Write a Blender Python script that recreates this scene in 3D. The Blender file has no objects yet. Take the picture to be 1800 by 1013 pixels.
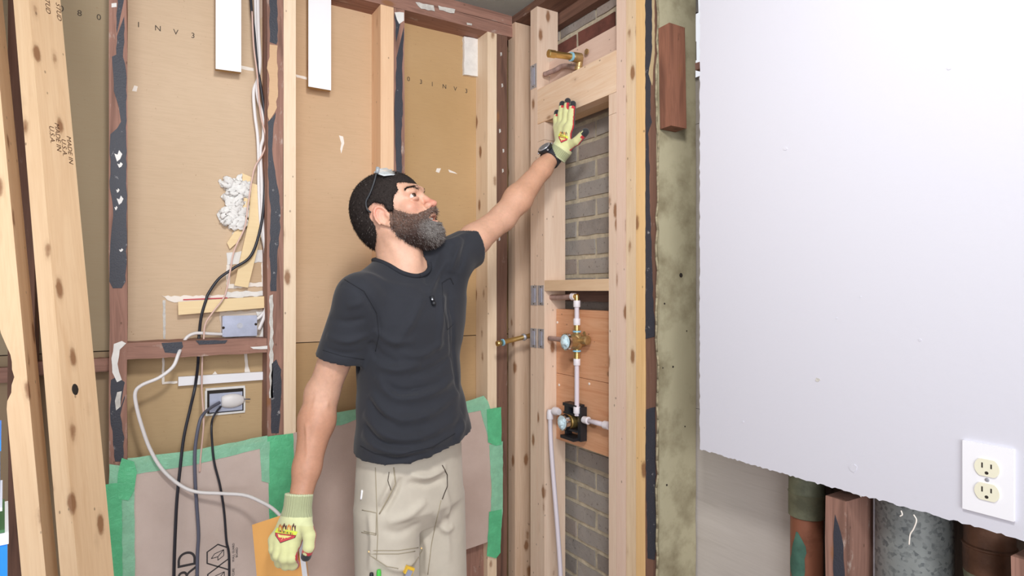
import bpy, bmesh, math, random, mathutils
import numpy as np
from mathutils import Vector, Matrix
random.seed(7); np.random.seed(7)
S = bpy.context.scene
COL = S.collection
# ------------------------------------------------------------------ camera, world, lights, exposure
F = 1072.0; TH = math.radians(31.6); CZ = 1.45; VH = 512.0
ct, st = math.cos(TH), math.sin(TH)
cd = bpy.data.cameras.new('camera'); cam = bpy.data.objects.new('camera', cd); COL.objects.link(cam)
cam.location = (0, 0, CZ); cam.rotation_euler = (math.pi/2, 0, -TH)
cd.sensor_width = 36; cd.lens = F/1800*36; cd.shift_y = 5.5/1800; cd.clip_start = 0.02
S.camera = cam
w = bpy.data.worlds.new('world'); S.world = w; w.use_nodes = True
w.node_tree.nodes['Background'].inputs[0].default_value = (0.93, 0.95, 1.0, 1)
w.node_tree.nodes['Background'].inputs[1].default_value = 0.92
def area(name, loc, target, sx, sy, power, col=(1, 1, 1)):
    l = bpy.data.lights.new(name, 'AREA'); l.shape = 'RECTANGLE'; l.size = sx; l.size_y = sy; l.energy = power; l.color = col
    o = bpy.data.objects.new(name, l); COL.objects.link(o); o.location = loc
    o.rotation_euler = (Vector(target)-Vector(loc)).to_track_quat('-Z', 'Y').to_euler()
    return o
area('ceiling_lamp', (0.18, 0.15, 2.33), (0.65, 1.6, 1.3), 0.22, 0.22, 18, (1, 0.985, 0.96))
area('fill_light', (-0.7, -1.9, 1.7), (0.4, 1.9, 1.2), 1.8, 1.6, 58, (0.95, 0.97, 1))  # large soft fill added behind the camera, stands for general room light
S.view_settings.view_transform = 'Standard'; S.view_settings.look = 'None'
S.view_settings.exposure = 0.0; S.view_settings.gamma = 1.0; S.view_settings.use_curve_mapping = False
S.cycles.use_denoising = True
S.cycles.max_bounces = 8
# ------------------------------------------------------------------ pixel -> point helpers (the reference frame is 1800 x 1013)
def ray(u):                                   # horizontal ray of a column of the picture
    return (u-900)*ct+F*st, -(u-900)*st+F*ct
def fwd(x, y): return x*st+y*ct
def zz(v, x, y): return CZ-(v-VH)/F*fwd(x, y)
def PA(u, v, y):                              # point on a plane parallel to the back wall
    a, b = ray(u); x = y*a/b; return Vector((x, y, zz(v, x, y)))
def PB(u, v, x):                              # point on a plane parallel to the right wall
    a, b = ray(u); y = x*b/a; return Vector((x, y, zz(v, x, y)))
def P(u, v, d):                               # point at a distance d in front of the viewer
    r = (u-900)/F*d; return Vector((r*ct+d*st, -r*st+d*ct, CZ-(v-VH)/F*d))
def XA(u, y): a, b = ray(u); return y*a/b
def YB(u, x): a, b = ray(u); return x*b/a
def srgb(h):
    h = h.lstrip('#'); c = [int(h[i:i+2], 16)/255 for i in (0, 2, 4)]
    return tuple([(x/12.92 if x <= .04045 else ((x+.055)/1.055)**2.4) for x in c]+[1.0])
# ------------------------------------------------------------------ materials
def newmat(name):
    m = bpy.data.materials.new(name); m.use_nodes = True
    nt = m.node_tree; b = nt.nodes['Principled BSDF']; return m, nt, b
def N(nt, t, **kw):
    n = nt.nodes.new(t)
    for k, v in kw.items():
        if k.startswith('i_'):
            n.inputs[int(k[2:]) if k[2:].isdigit() else k[2:].replace('_', ' ')].default_value = v
        else: setattr(n, k, v)
    return n
def mixc(nt, fac, a, b, mode='MIX'):
    n = nt.nodes.new('ShaderNodeMix'); n.data_type = 'RGBA'; n.blend_type = mode
    for s, v in ((n.inputs[0], fac), (n.inputs[6], a), (n.inputs[7], b)):
        if hasattr(v, 'is_output'): nt.links.new(v, s)
        else: s.default_value = v
    return n.outputs[2]
def ramp(nt, src, stops):
    r = nt.nodes.new('ShaderNodeValToRGB'); nt.links.new(src, r.inputs[0]); e = r.color_ramp.elements
    while len(e) < len(stops): e.new(0.5)
    for x, (p, c) in zip(e, stops): x.position = p; x.color = c if len(c) == 4 else (*c, 1)
    return r.outputs[0]
G = lambda v: (v, v, v, 1)
def coords(nt, scale=(1, 1, 1), rnd=True):
    tc = N(nt, 'ShaderNodeTexCoord'); mp = N(nt, 'ShaderNodeMapping'); mp.inputs['Scale'].default_value = scale
    if rnd:
        oi = N(nt, 'ShaderNodeObjectInfo'); va = N(nt, 'ShaderNodeVectorMath', operation='ADD')
        mu = N(nt, 'ShaderNodeMath', operation='MULTIPLY'); mu.inputs[1].default_value = 37.0
        nt.links.new(oi.outputs['Random'], mu.inputs[0]); nt.links.new(tc.outputs['Object'], va.inputs[0]); nt.links.new(mu.outputs[0], va.inputs[1])
        nt.links.new(va.outputs[0], mp.inputs[0])
    else: nt.links.new(tc.outputs['Object'], mp.inputs[0])
    return mp.outputs[0]
def noise(nt, vec, scale, detail=3, rough=.5, dist=0):
    n = N(nt, 'ShaderNodeTexNoise'); nt.links.new(vec, n.inputs['Vector'])
    n.inputs['Scale'].default_value = scale; n.inputs['Detail'].default_value = detail
    n.inputs['Roughness'].default_value = rough; n.inputs['Distortion'].default_value = dist
    return n.outputs['Fac']
def bump(nt, b, h, strength=.3, dist=.002):
    n = N(nt, 'ShaderNodeBump'); n.inputs['Strength'].default_value = strength; n.inputs['Distance'].default_value = dist
    nt.links.new(h, n.inputs['Height']); nt.links.new(n.outputs[0], b.inputs['Normal'])
def plain(name, hexc, rough=.6, metal=0, var=0.0, vscale=20, bumps=0, bscale=200, hex2=None, lo=.35, hi=.65, spec=None):
    m, nt, b = newmat(name); c = srgb(hexc)
    b.inputs['Roughness'].default_value = rough; b.inputs['Metallic'].default_value = metal
    if spec is not None: b.inputs['Specular IOR Level'].default_value = spec
    b.inputs['Base Color'].default_value = c
    if var or hex2:
        v = coords(nt); n = noise(nt, v, vscale, 5, .6)
        c2 = srgb(hex2) if hex2 else tuple([x*(1-var) for x in c[:3]]+[1])
        f = ramp(nt, n, [(lo, G(0)), (hi, G(1))])
        nt.links.new(mixc(nt, f, c, c2), b.inputs['Base Color'])
    if bumps: bump(nt, b, noise(nt, coords(nt), bscale, 4), bumps)
    return m
WOODS = {}
def wood(base, dark, axis='z', knots=.5, band=.35, rough=.62, dirt=None, dirtamt=0.0):
    key = (base, dark, axis, knots, band, dirt)
    if key in WOODS: return WOODS[key]
    m, nt, b = newmat('wood')
    ai = 'xyz'.index(axis)
    def sc(a, l): s = [a, a, a]; s[ai] = l; return tuple(s)
    v1 = coords(nt, sc(1, .06)); v2 = coords(nt, sc(1, .42))
    g = noise(nt, v1, 38, 3, .55, .6); g2 = noise(nt, v1, 220, 3, .6)
    f = ramp(nt, g, [(.38, G(0)), (.5, G(.45)), (.53, G(.15)), (.68, G(1))])
    fac = N(nt, 'ShaderNodeMath', operation='MULTIPLY'); fac.inputs[1].default_value = band; nt.links.new(f, fac.inputs[0])
    c = mixc(nt, fac.outputs[0], srgb(base), srgb(dark))
    f2 = ramp(nt, g2, [(.4, G(0)), (.75, G(.22))]); c = mixc(nt, f2, c, srgb(dark))
    if knots:
        vo = N(nt, 'ShaderNodeTexVoronoi'); nt.links.new(v2, vo.inputs['Vector']); vo.inputs['Scale'].default_value = 21
        no = noise(nt, coords(nt), 60, 2); ad = N(nt, 'ShaderNodeMath', operation='MULTIPLY_ADD'); nt.links.new(no, ad.inputs[0]); ad.inputs[1].default_value = .13
        nt.links.new(vo.outputs['Distance'], ad.inputs[2])
        k = ramp(nt, ad.outputs[0], [(.20, G(.9)), (.245, G(.6)), (.29, G(.14)), (.38, G(0))])
        wn = N(nt, 'ShaderNodeTexWhiteNoise'); nt.links.new(vo.outputs['Color'], wn.inputs[0])
        th = N(nt, 'ShaderNodeMath', operation='LESS_THAN'); th.inputs[1].default_value = knots*.85; nt.links.new(wn.outputs[0], th.inputs[0])
        kk = N(nt, 'ShaderNodeMath', operation='MULTIPLY'); nt.links.new(k, kk.inputs[0]); nt.links.new(th.outputs[0], kk.inputs[1])
        c = mixc(nt, kk.outputs[0], c, (.27, .12, .05, 1))
        v3 = N(nt, 'ShaderNodeTexVoronoi'); nt.links.new(coords(nt, sc(1, .6)), v3.inputs['Vector']); v3.inputs['Scale'].default_value = 30
        c = mixc(nt, ramp(nt, v3.outputs['Distance'], [(.05, G(.6)), (.085, G(0))]), c, (.10, .05, .03, 1))
    if dirt:
        d = ramp(nt, noise(nt, coords(nt, sc(1, .4)), 26, 6, .7), [(.62-dirtamt, G(0)), (.72-dirtamt*.8, G(.85))])
        c = mixc(nt, d, c, srgb(dirt))
    nt.links.new(c, b.inputs['Base Color']); b.inputs['Roughness'].default_value = rough
    bump(nt, b, g2, .15, .001)
    WOODS[key] = m; return m
def PINE(ax='z'): return wood('#EFD8BC', '#D3AE88', ax, .6)
def PINEP(ax='z'): return wood('#E8D0BB', '#D0AA8F', ax, .45, .4)
def OLD(ax='z'): return wood('#A37A6B', '#6A4C41', ax, .2, .8, .8, '#B9A79C', .02)
def DARKW(ax='z'): return wood('#7D5B4B', '#4E362E', ax, .1, .8, .8, '#9A8478', -.02)
M = {}
M['tar'] = plain('tar', '#363842', .55, 0, 0, 45, .5, 260, hex2='#9E9C9E', lo=.64, hi=.74)
M['white_board'] = plain('white_board', '#F4F4F8', .5)
M['gyp'] = plain('gyp', '#D4D3DD', .42, 0, 0, 3, .12, 90)
M['gypcore'] = plain('gypcore', '#DAD6D0', .9, 0, .25, 60, .6, 300)
M['plaster'] = plain('plaster', '#EDEBE8', .85, 0, .12, 30, .9, 60)
M['black'] = plain('black', '#24262C', .45, 0, .3, 30)
M['cable_black'] = plain('cable_black', '#2A2B33', .4)
M['cable_grey'] = plain('cable_grey', '#5E6070', .4)
M['cable_white'] = plain('cable_white', '#E6E2E2', .4)
M['cable_pink'] = plain('cable_pink', '#DDBBAE', .45)
M['brass'] = plain('brass', '#E0C07C', .3, .9, .15, 40)
M['brass_dull'] = plain('brass_dull', '#C2A473', .42, .7, .3, 60, .4, 150)
M['chrome'] = plain('chrome', '#D8DADD', .12, 1)
M['steel'] = plain('steel', '#BDBEC6', .4, .5, .25, 50)
M['steelbox'] = plain('steelbox', '#B2B7CB', .42, .4, .15, 30)
M['pex'] = plain('pex', '#DCD3DC', .4)
M['pexwhite'] = plain('pexwhite', '#E9E4EA', .4)
M['pipe_pink'] = plain('pipe_pink', '#B99A92', .5, 0, .35, 40)
M['bluering'] = plain('bluering', '#8CC3DE', .4)
M['lightblue'] = plain('lightblue', '#CFE4EC', .35)
M['mortar'] = plain('mortar', '#D2C6AE', .95, 0, .3, 30, .9, 120)
M['ceiling'] = plain('ceiling', '#A9B2B0', .9, 0, .15, 4, .2, 60)
M['grey_board'] = wood('#C4BCB6', '#AEA59E', 'y', 0, .5, .7, '#877C74', -.08)
M['green_paint'] = plain('green_paint', '#B0A88C', .75, 0, 0, 9, .5, 30, hex2='#7F745A', lo=.45, hi=.72)
M['copper'] = plain('copper', '#96604A', .45, .3, 0, 14, .3, 60, hex2='#4f2f20', lo=.5, hi=.8)
M['verdigris'] = plain('verdigris', '#4D7768', .7, 0, .35, 40, .5, 80)
M['green_grime'] = plain('green_grime', '#84866E', .6, .2, .4, 30, .4, 70)
M['brown_pipe'] = plain('brown_pipe', '#76533F', .5, .3, .4, 25, .4, 60)
M['floor'] = wood('#8F6B49', '#5d412b', 'x', 0, .6)
M['almond'] = plain('almond', '#EAE6CF', .35)
M['plate_white'] = plain('plate_white', '#F1F0F5', .3)
M['slot'] = plain('slot', '#2A221C', .8)
M['ink'] = plain('ink', '#4B4138', .8)
M['ink2'] = plain('ink2', '#3E3A3C', .8)
M['inkbrown'] = plain('inkbrown', '#6A4430', .8)
M['orange'] = plain('orange', '#FFC070', .6, 0, .06, 8)
M['blue'] = plain('blue', '#1E84E8', .4)
M['cartonwhite'] = plain('cartonwhite', '#EDEDF2', .5)
M['cartongreen'] = plain('cartongreen', '#3E6B44', .5)
M['red'] = plain('red', '#C43A45', .5)
M['smear'] = plain('smear', '#F0E8DF', .8)
M['card'] = plain('card', '#D3C1B8', .85, 0, 0, 5, .25, 300, hex2='#C2AFA6', lo=.35, hi=.7)
M['card2'] = plain('card2', '#CFBAB0', .85, 0, 0, 5, .25, 300, hex2='#BFA89D', lo=.35, hi=.7)
M['galv'] = None
def mk_galv():
    m, nt, b = newmat('galvanised')
    vo = N(nt, 'ShaderNodeTexVoronoi'); nt.links.new(coords(nt), vo.inputs['Vector']); vo.inputs['Scale'].default_value = 150
    s = N(nt, 'ShaderNodeSeparateColor'); nt.links.new(vo.outputs['Color'], s.inputs[0])
    n = noise(nt, coords(nt), 90, 3); mx = N(nt, 'ShaderNodeMath', operation='ADD'); nt.links.new(s.outputs[0], mx.inputs[0]); nt.links.new(n, mx.inputs[1])
    nt.links.new(ramp(nt, mx.outputs[0], [(.45, srgb('#63686A')), (1.0, srgb('#8C9190'))]), b.inputs['Base Color'])
    b.inputs['Metallic'].default_value = .35; b.inputs['Roughness'].default_value = .5; return m
M['galv'] = mk_galv()
def mk_tape(h, alpha):
    m, nt, b = newmat('green_tape'); b.inputs['Base Color'].default_value = srgb(h); b.inputs['Roughness'].default_value = .3
    n = noise(nt, coords(nt), 25, 4, .6)
    f = ramp(nt, n, [(.4, G(alpha)), (.65, G(min(1, alpha+.2)))]); nt.links.new(f, b.inputs['Alpha'])
    bump(nt, b, noise(nt, coords(nt), 60, 3, .6, 1.0), .5, .004); return m
M['tape'] = mk_tape('#A0DEBC', .62); M['tape2'] = mk_tape('#68CC96', .76)
PAPER = {}
def paper(h, h2):
    if (h, h2) in PAPER: return PAPER[h, h2]
    m, nt, b = newmat('paper_board'); v = coords(nt)
    f = ramp(nt, noise(nt, v, 2.2, 4, .5), [(.3, G(0)), (.7, G(1))]); c = mixc(nt, f, srgb(h), srgb(h2))
    f = ramp(nt, noise(nt, v, 120, 3, .6), [(.69, G(0)), (.76, G(.5))]); c = mixc(nt, f, c, srgb('#8A5A3A'))
    f = ramp(nt, noise(nt, coords(nt, (.15, 1, 1.6)), 160, 2, .5), [(.4, G(0)), (.7, G(.1))]); c = mixc(nt, f, c, srgb('#9A7B5A'))
    nt.links.new(c, b.inputs['Base Color']); b.inputs['Roughness'].default_value = .8; PAPER[h, h2] = m; return m
# ------------------------------------------------------------------ mesh helpers
def link(name, me, mat=None, parent=None, loc=(0, 0, 0)):
    o = bpy.data.objects.new(name, me); COL.objects.link(o); o.location = loc
    if mat is not None:
        for mm in (mat if isinstance(mat, (list, tuple)) else [mat]): me.materials.append(mm)
    if parent is not None:
        o.parent = parent; o.location = Vector(loc)-worldloc(parent)
    return o
def worldloc(o):
    v = Vector(o.location)
    while o.parent: o = o.parent; v += Vector(o.location)
    return v
def finish(bm, name, mat, parent=None, loc=(0, 0, 0), smooth=False, bevel=0):
    """bm holds world coordinates; the object's origin goes to loc"""
    if bevel: bmesh.ops.bevel(bm, geom=[e for e in bm.edges if e.calc_face_angle(0) > .6], offset=bevel, segments=2, profile=.6, affect='EDGES')
    for v in bm.verts: v.co -= Vector(loc)
    bmesh.ops.recalc_face_normals(bm, faces=bm.faces)
    me = bpy.data.meshes.new(name); bm.to_mesh(me); bm.free()
    if smooth:
        for p in me.polygons: p.use_smooth = True
    return link(name, me, mat, parent, loc)
def tag(o, label=None, cat=None, group=None, kind=None):
    if label: o['label'] = label
    if cat: o['category'] = cat
    if group: o['group'] = group
    if kind: o['kind'] = kind
    return o
def empty(name, loc, label=None, cat=None, group=None, kind=None):
    o = bpy.data.objects.new(name, None); COL.objects.link(o); o.location = loc; o.empty_display_size = .05
    return tag(o, label, cat, group, kind)
def addbox(bm, lo, hi, R=None, c=None):
    lo = Vector(lo); hi = Vector(hi); vs = []
    for i in range(8):
        p = Vector(((hi if i & 1 else lo).x, (hi if i & 2 else lo).y, (hi if i & 4 else lo).z))
        if R is not None: p = Vector(c)+R @ (p-Vector(c))
        vs.append(bm.verts.new(p))
    for f in ((0, 1, 3, 2), (4, 6, 7, 5), (0, 4, 5, 1), (2, 3, 7, 6), (0, 2, 6, 4), (1, 5, 7, 3)): bm.faces.new([vs[i] for i in f])
def box(name, lo, hi, mat, parent=None, bevel=.0015, R=None):
    bm = bmesh.new(); c = (Vector(lo)+Vector(hi))/2; addbox(bm, lo, hi, R, c)
    return finish(bm, name, mat, parent, c, bevel=bevel)
def rough_board(name, lo, hi, mat, parent=None, amp=.0015, n=14, axis=2):
    """an old board: edges a little uneven along its length"""
    bm = bmesh.new(); lo = Vector(lo); hi = Vector(hi); c = (lo+hi)/2; a, b_ = [i for i in range(3) if i != axis]; rings = []
    for k in range(n+1):
        t = k/n; r = []
        for (p, q) in ((0, 0), (1, 0), (1, 1), (0, 1)):
            v = [0, 0, 0]; v[axis] = lo[axis]+(hi[axis]-lo[axis])*t
            v[a] = (hi if p else lo)[a]+random.uniform(-amp, amp); v[b_] = (hi if q else lo)[b_]+random.uniform(-amp, amp); r.append(bm.verts.new(v))
        rings.append(r)
    for r0, r1 in zip(rings, rings[1:]):
        for i in range(4): bm.faces.new((r0[i], r0[(i+1) % 4], r1[(i+1) % 4], r1[i]))
    bm.faces.new(rings[0]); bm.faces.new(rings[-1])
    return finish(bm, name, mat, parent, c, bevel=.001)
def jag(pts, step, amp, closed=True):
    out = []; n = len(pts)
    for i in range(n if closed else n-1):
        a = Vector(pts[i]); b = Vector(pts[(i+1) % n]); k = max(1, int((b-a).length/step)); d = (b-a); pr = Vector((-d.y, d.x)).normalized() if d.length else Vector((0, 0))
        for j in range(k): out.append(a+d*(j/k)+pr*(random.uniform(-amp, amp) if j else random.uniform(-amp, amp)*.4))
    if not closed: out.append(Vector(pts[-1]))
    return [tuple(p) for p in out]
def slab(name, pts, normal, th, mat, parent=None, bevel=0, matside=None):
    """pts: world points of the visible outline; body goes th behind along -normal"""
    bm = bmesh.new(); n = Vector(normal).normalized(); k = len(pts); c0 = Vector(pts[0])
    ex = (Vector(pts[1])-c0); ex = (ex-n*ex.dot(n)).normalized(); ey = n.cross(ex)
    ov, oe, of_, orig, _, _ = mathutils.geometry.delaunay_2d_cdt([Vector(((Vector(p)-c0).dot(ex), (Vector(p)-c0).dot(ey))) for p in pts], [], [list(range(k))], 1, 1e-6)
    w3 = [Vector(pts[o[0]]) if len(o) == 1 else c0+ex*q.x+ey*q.y for q, o in zip(ov, orig)]
    vf = [bm.verts.new(p) for p in w3]; vb = [bm.verts.new(p-n*th) for p in w3]
    for t in of_:
        bm.faces.new([vf[i] for i in t]); bm.faces.new([vb[i] for i in reversed(t)])
    of = {}
    for i, o in enumerate(orig):
        for j in o: of[j] = i
    f = [vf[of[i]] if i in of else bm.verts.new(pts[i]) for i in range(k)]; b = [vb[of[i]] if i in of else bm.verts.new(Vector(pts[i])-n*th) for i in range(k)]
    sides = [bm.faces.new((f[i], b[i], b[(i+1) % k], f[(i+1) % k])) for i in range(k) if f[i] is not f[(i+1) % k]]
    if matside is not None:
        for s in sides: s.material_index = 1
    c = sum((Vector(p) for p in pts), Vector())/k
    return finish(bm, name, [mat, matside] if matside is not None else mat, parent, c, bevel=bevel)
def catmull(pts, sub=8):
    pts = [Vector(p) for p in pts]; q = [pts[0]*2-pts[1]]+pts+[pts[-1]*2-pts[-2]]; out = []
    for i in range(1, len(q)-2):
        p0, p1, p2, p3 = q[i-1:i+3]
        for j in range(sub):
            t = j/sub; out.append(.5*((2*p1)+(p2-p0)*t+(2*p0-5*p1+4*p2-p3)*t*t+(3*p1-p0-3*p2+p3)*t**3))
    out.append(q[-2]); return out
def addtube(bm, pts, r, seg=10, flat=1.0, rads=None, caps=True):
    pts = [Vector(p) for p in pts]; rings = []; up = None
    for i, p in enumerate(pts):
        t = (pts[min(i+1, len(pts)-1)]-pts[max(i-1, 0)]).normalized()
        if up is None:
            up = Vector((0, 0, 1)) if abs(t.z) < .9 else Vector((0, 1, 0))
        x = (up-t*up.dot(t)).normalized(); y = t.cross(x); up = x; rr = rads[i] if rads else r
        rings.append([bm.verts.new(p+(x*math.cos(a)*flat+y*math.sin(a))*rr) for a in [2*math.pi*k/seg for k in range(seg)]])
    for a, b in zip(rings, rings[1:]):
        for k in range(seg): bm.faces.new((a[k], a[(k+1) % seg], b[(k+1) % seg], b[k]))
    if caps: bm.faces.new(rings[0][::-1]); bm.faces.new(rings[-1])
def tube(name, pts, r, mat, parent=None, sub=8, seg=10, flat=1.0, curve=True, rads=None, smooth=True):
    bm = bmesh.new(); pp = catmull(pts, sub) if curve and len(pts) > 2 else [Vector(p) for p in pts]
    addtube(bm, pp, r, seg, flat, rads); o = finish(bm, name, mat, parent, pp[0])
    if smooth:
        for p in o.data.polygons: p.use_smooth = len(p.vertices) == 4
    return o
def lathe(name, p0, axis, prof, mat, parent=None, seg=24):
    """prof: list of (distance along axis, radius)"""
    ax = Vector(axis).normalized(); bm = bmesh.new(); pts = [Vector(p0)+ax*d for d, r in prof]
    x = (Vector((0, 0, 1)) if abs(ax.z) < .9 else Vector((0, 1, 0))); x = (x-ax*x.dot(ax)).normalized(); y = ax.cross(x); rings = []
    for p, (d, r) in zip(pts, prof): rings.append([bm.verts.new(p+(x*math.cos(a)+y*math.sin(a))*max(r, 1e-5)) for a in [2*math.pi*k/seg for k in range(seg)]])
    for a, b in zip(rings, rings[1:]):
        for k in range(seg): bm.faces.new((a[k], a[(k+1) % seg], b[(k+1) % seg], b[k]))
    bm.faces.new(rings[0][::-1]); bm.faces.new(rings[-1])
    o = finish(bm, name, mat, parent, p0)
    for p in o.data.polygons: p.use_smooth = False
    try: o.data.set_sharp_from_angle(angle=.6)
    except Exception: pass
    for p in o.data.polygons: p.use_smooth = len(p.vertices) == 4
    return o
def text(name, s, mat, parent, origin, xdir, updir, size, ext=.0002, spacing=1.0, xs=1.0):
    c = bpy.data.curves.new(name, 'FONT'); c.body = s; c.size = size; c.extrude = ext; c.space_character = spacing; c.align_x = 'LEFT'
    t = bpy.data.objects.new('t', c); COL.objects.link(t)
    dg = bpy.context.evaluated_depsgraph_get(); me = bpy.data.meshes.new_from_object(t.evaluated_get(dg)); bpy.data.objects.remove(t)
    x = Vector(xdir).normalized(); y = (Vector(updir)-x*Vector(updir).dot(x)).normalized(); z = x.cross(y)
    for v in me.vertices: v.co = x*v.co.x*xs+y*v.co.y+z*v.co.z
    me.materials.clear()
    return link(name, me, mat, parent, origin)
# ================================================================== SETTING
YA = 1.94; XB = 1.195; YP = YA+.089; D = .089
CEIL = 2.478
floor = box('floor', (-2.2, -2.4, -.03), (1.6, 2.3, 0), M['floor']); tag(floor, kind='structure')
ce = box('ceiling', (-2.2, -1.6, CEIL), (XB+.005, YA+.002, CEIL+.02), M['ceiling']); tag(ce, kind='structure')
# ---- back wall
wa = empty('wall_back', (0, YP, 0), kind='structure')
seam = PA(525, 603, YP).z
xs = [-1.7, XA(207, YP)+.012, XA(485, YP)+.02, XA(692, YP)+.02, 1.30]
cols = [('#A8977B', '#9C8B70', '#A08A6E'), ('#D4BB9F', '#CAB092', '#C2A67E'), ('#D1B291', '#C7A683', '#BC9A70'), ('#C8A67B', '#BA9769', '#BE9C72')]
pan = []
box('light_blocker', (-1.75, YP+.018, 0), (1.32, YP+.03, 2.6), wood('#6b5238', '#4a3826', 'x', 0), wa, 0)  # dark sheet added behind the panels to stop light leaking through the seams
for i in range(4):
    a, b = xs[i]+.001, xs[i+1]-.001
    pan.append(box('backing_panel', (a, YP, seam+.0015), (b, YP+.013, 2.6), paper(cols[i][0], cols[i][1]), wa, .0008))
    box('backing_panel', (a, YP+(.002 if i else 0), 0), (b, YP+.015, seam-.0015), paper(cols[i][2], cols[i][2]), wa, .0008)
def studA(u0, u1, mat, z1=2.3965, rough=False, dy=0, name='stud', depth=D):
    x0, x1 = XA(u0, YA+dy), XA(u1, YA+dy)
    f = rough_board if rough else box
    return f(name, (x0, YA+dy, 0), (x1, YA+dy+depth-.0005, z1), mat, wa)
s0 = studA(14, 60, DARKW(), rough=True); tag(s0, 'dark purple-brown old stud')
s1 = studA(192, 223, OLD(), rough=True)
s2 = studA(470, 498, OLD(), rough=True)
studA(498.5, 520, PINE())
studA(669, 692, wood('#EBC5A0', '#D6A57C', 'z', .4))
s3 = studA(692.5, 711, OLD(), rough=True)
studA(857, 873, PINE())
s4 = studA(873.5, 891, DARKW(), rough=True)
rough_board('top_plate', (-1.7, YA, 2.3970), (XB, YP, 2.4405), OLD('x'), wa, axis=0, n=30)
rough_board('top_plate', (-1.7, YA+.002, 2.4425), (XB, YP, 2.485), OLD('x'), wa, axis=0, n=30)
# cross brace and blocking
b0 = PA(222, 601, YA); b1 = PA(470, 597, YA)
zt = (b0.z+b1.z)/2
br = rough_board('cross_brace', (b0.x+.001, YA+.001, zt-.044), (b1.x-.001, YP-.001, zt), OLD('x'), wa, axis=0)
zb = PA(170, 631, YA+.05).z
rough_board('blocking', (XA(60, YA)+.001, YA+.045, zb-.036), (XA(192, YA)-.001, YP-.001, zb), OLD('x'), wa, axis=0)
rough_board('blocking', (-1.6, YA+.045, zb-.05), (XA(14, YA)-.001, YP-.001, zb-.012), OLD('x'), wa, axis=0)
# brown low blocking panel by the corner
p0 = PA(800, 962, YA+.02); 
rough_board('low_blocking', (XA(700, YA+.03), YA+.03, .05), (XA(851, YA+.03), YA+.05, p0.z), OLD(), wa, n=4)
box('trim_1', (XA(851.5, YA+.03), YA+.03, .05), (XA(857, YA+.03)-.001, YA+.06, p0.z+.02), wood('#B58A66', '#8a6040'), wa)
# tar on the studs: irregular skins lying on the faces
def tarA(parent, pts, y=YA-.0012, mat=None, th=.0022, amp=.0016, name='tar_patch'):
    w3 = [PA(u, v, y) for u, v in pts]; q = jag([(p.x, p.z) for p in w3], .016, amp)
    o = slab(name, [Vector((x, y, z)) for x, z in q], (0, -1, 0), th, mat or M['tar'], parent)
    return o
tarA(s1, [(207, -60), (218, -60), (218, 60), (216, 100), (222, 125), (222, 300), (223, 420), (221, 495), (214, 507), (198, 507), (192.5, 495), (194, 430), (199, 380), (197, 350), (193, 330), (194, 236), (206, 226), (213, 214), (209, 190), (200, 160), (199, 130), (197, 100), (204, 96), (205, 60)])
tarA(s1, [(195, 668), (206, 662), (219, 672), (220, 700), (212, 730), (218, 770), (216, 812), (202, 812), (198, 770), (194, 735)])
tarA(s1, [(200, 605), (214, 600), (222, 604), (210, 615), (207, 640), (214, 668), (206, 672), (197, 655), (196, 630)], mat=M['plaster'], y=YA-.002, name='plaster_smear')
tarA(s1, [(206, 690), (214, 688), (212, 715), (204, 722), (202, 705)], mat=M['gypcore'], y=YA-.002, name='plaster_smear')
tarA(s1, [(196, 6), (205, 5), (205, 12), (196, 13)], mat=M['plaster'], name='plaster_smear', amp=.0005)
for (u, v, a, b) in ((208, 274, 7, 10), (211, 290, 5, 5), (207, 335, 3, 4), (211, 352, 6, 8), (204, 366, 3, 4), (213, 440, 4, 3)):
    tarA(s1, [(u-a, v-b*.4), (u-a*.2, v-b*.2), (u+a*.2, v-b), (u+a, v-b*.3), (u+a*.4, v+b*.6), (u-a*.3, v+b)], mat=M['plaster'], y=YA-.0022, amp=.001, name='plaster_smear')
tarA(s2, [(474, -60), (487, -60), (488, 72), (486, 78), (474, 74)])
tarA(s2, [(474, 78), (488, 80), (488, 130), (489, 170), (483, 198), (473, 212), (471, 205), (473, 150), (470, 120), (474, 100)], mat=paper('#DDBB96', '#C9A27E'), y=YA-.003, amp=.003, name='torn_paper')
tarA(s2, [(485, 198), (480, 225), (478, 262), (484, 300), (491, 345), (493, 400), (487, 450), (486, 512), (476, 512), (474, 440), (476, 380), (471, 300), (471, 214)])
tarA(s2, [(478, 640), (486, 632), (494, 650), (494, 700), (490, 762), (477, 762), (476, 700)])
tarA(s2, [(474, 520), (480, 518), (480, 700), (474, 700)], mat=M['gypcore'], amp=.002, th=.002)
tarA(s3, [(694, 22), (709, 22), (710, 70), (707, 120), (708, 200), (705, 240), (707, 320), (709, 400), (709, 560), (696, 560), (695, 400), (697, 300), (694, 200), (697, 110)])
tarA(s3, [(694, 22), (710, 22), (710, 36), (702, 42), (698, 34)], mat=M['plaster'], y=YA-.002, name='plaster_smear', amp=.002)
for (u, v) in ((881, 95), (879, 230), (884, 300), (883, 150), (885, 265), (878, 420)):
    tarA(s4, [(u-1.5, v-3), (u+1, v-3), (u+1.5, v+2), (u-1, v+4)], mat=M['gypcore'], name='plaster_smear', amp=.0006)
def tarBr(pts, mat): return tarA(br, pts, mat=mat, name='plaster_smear' if mat is not M['tar'] else 'tar_patch')
tarBr([(284, 603), (320, 601), (322, 610), (312, 622), (290, 620)], M['tar'])
tarBr([(344, 599), (400, 598), (396, 604), (350, 606)], M['tar'])
tarBr([(440, 610), (470, 608), (470, 614), (445, 614)], M['plaster'])
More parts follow.
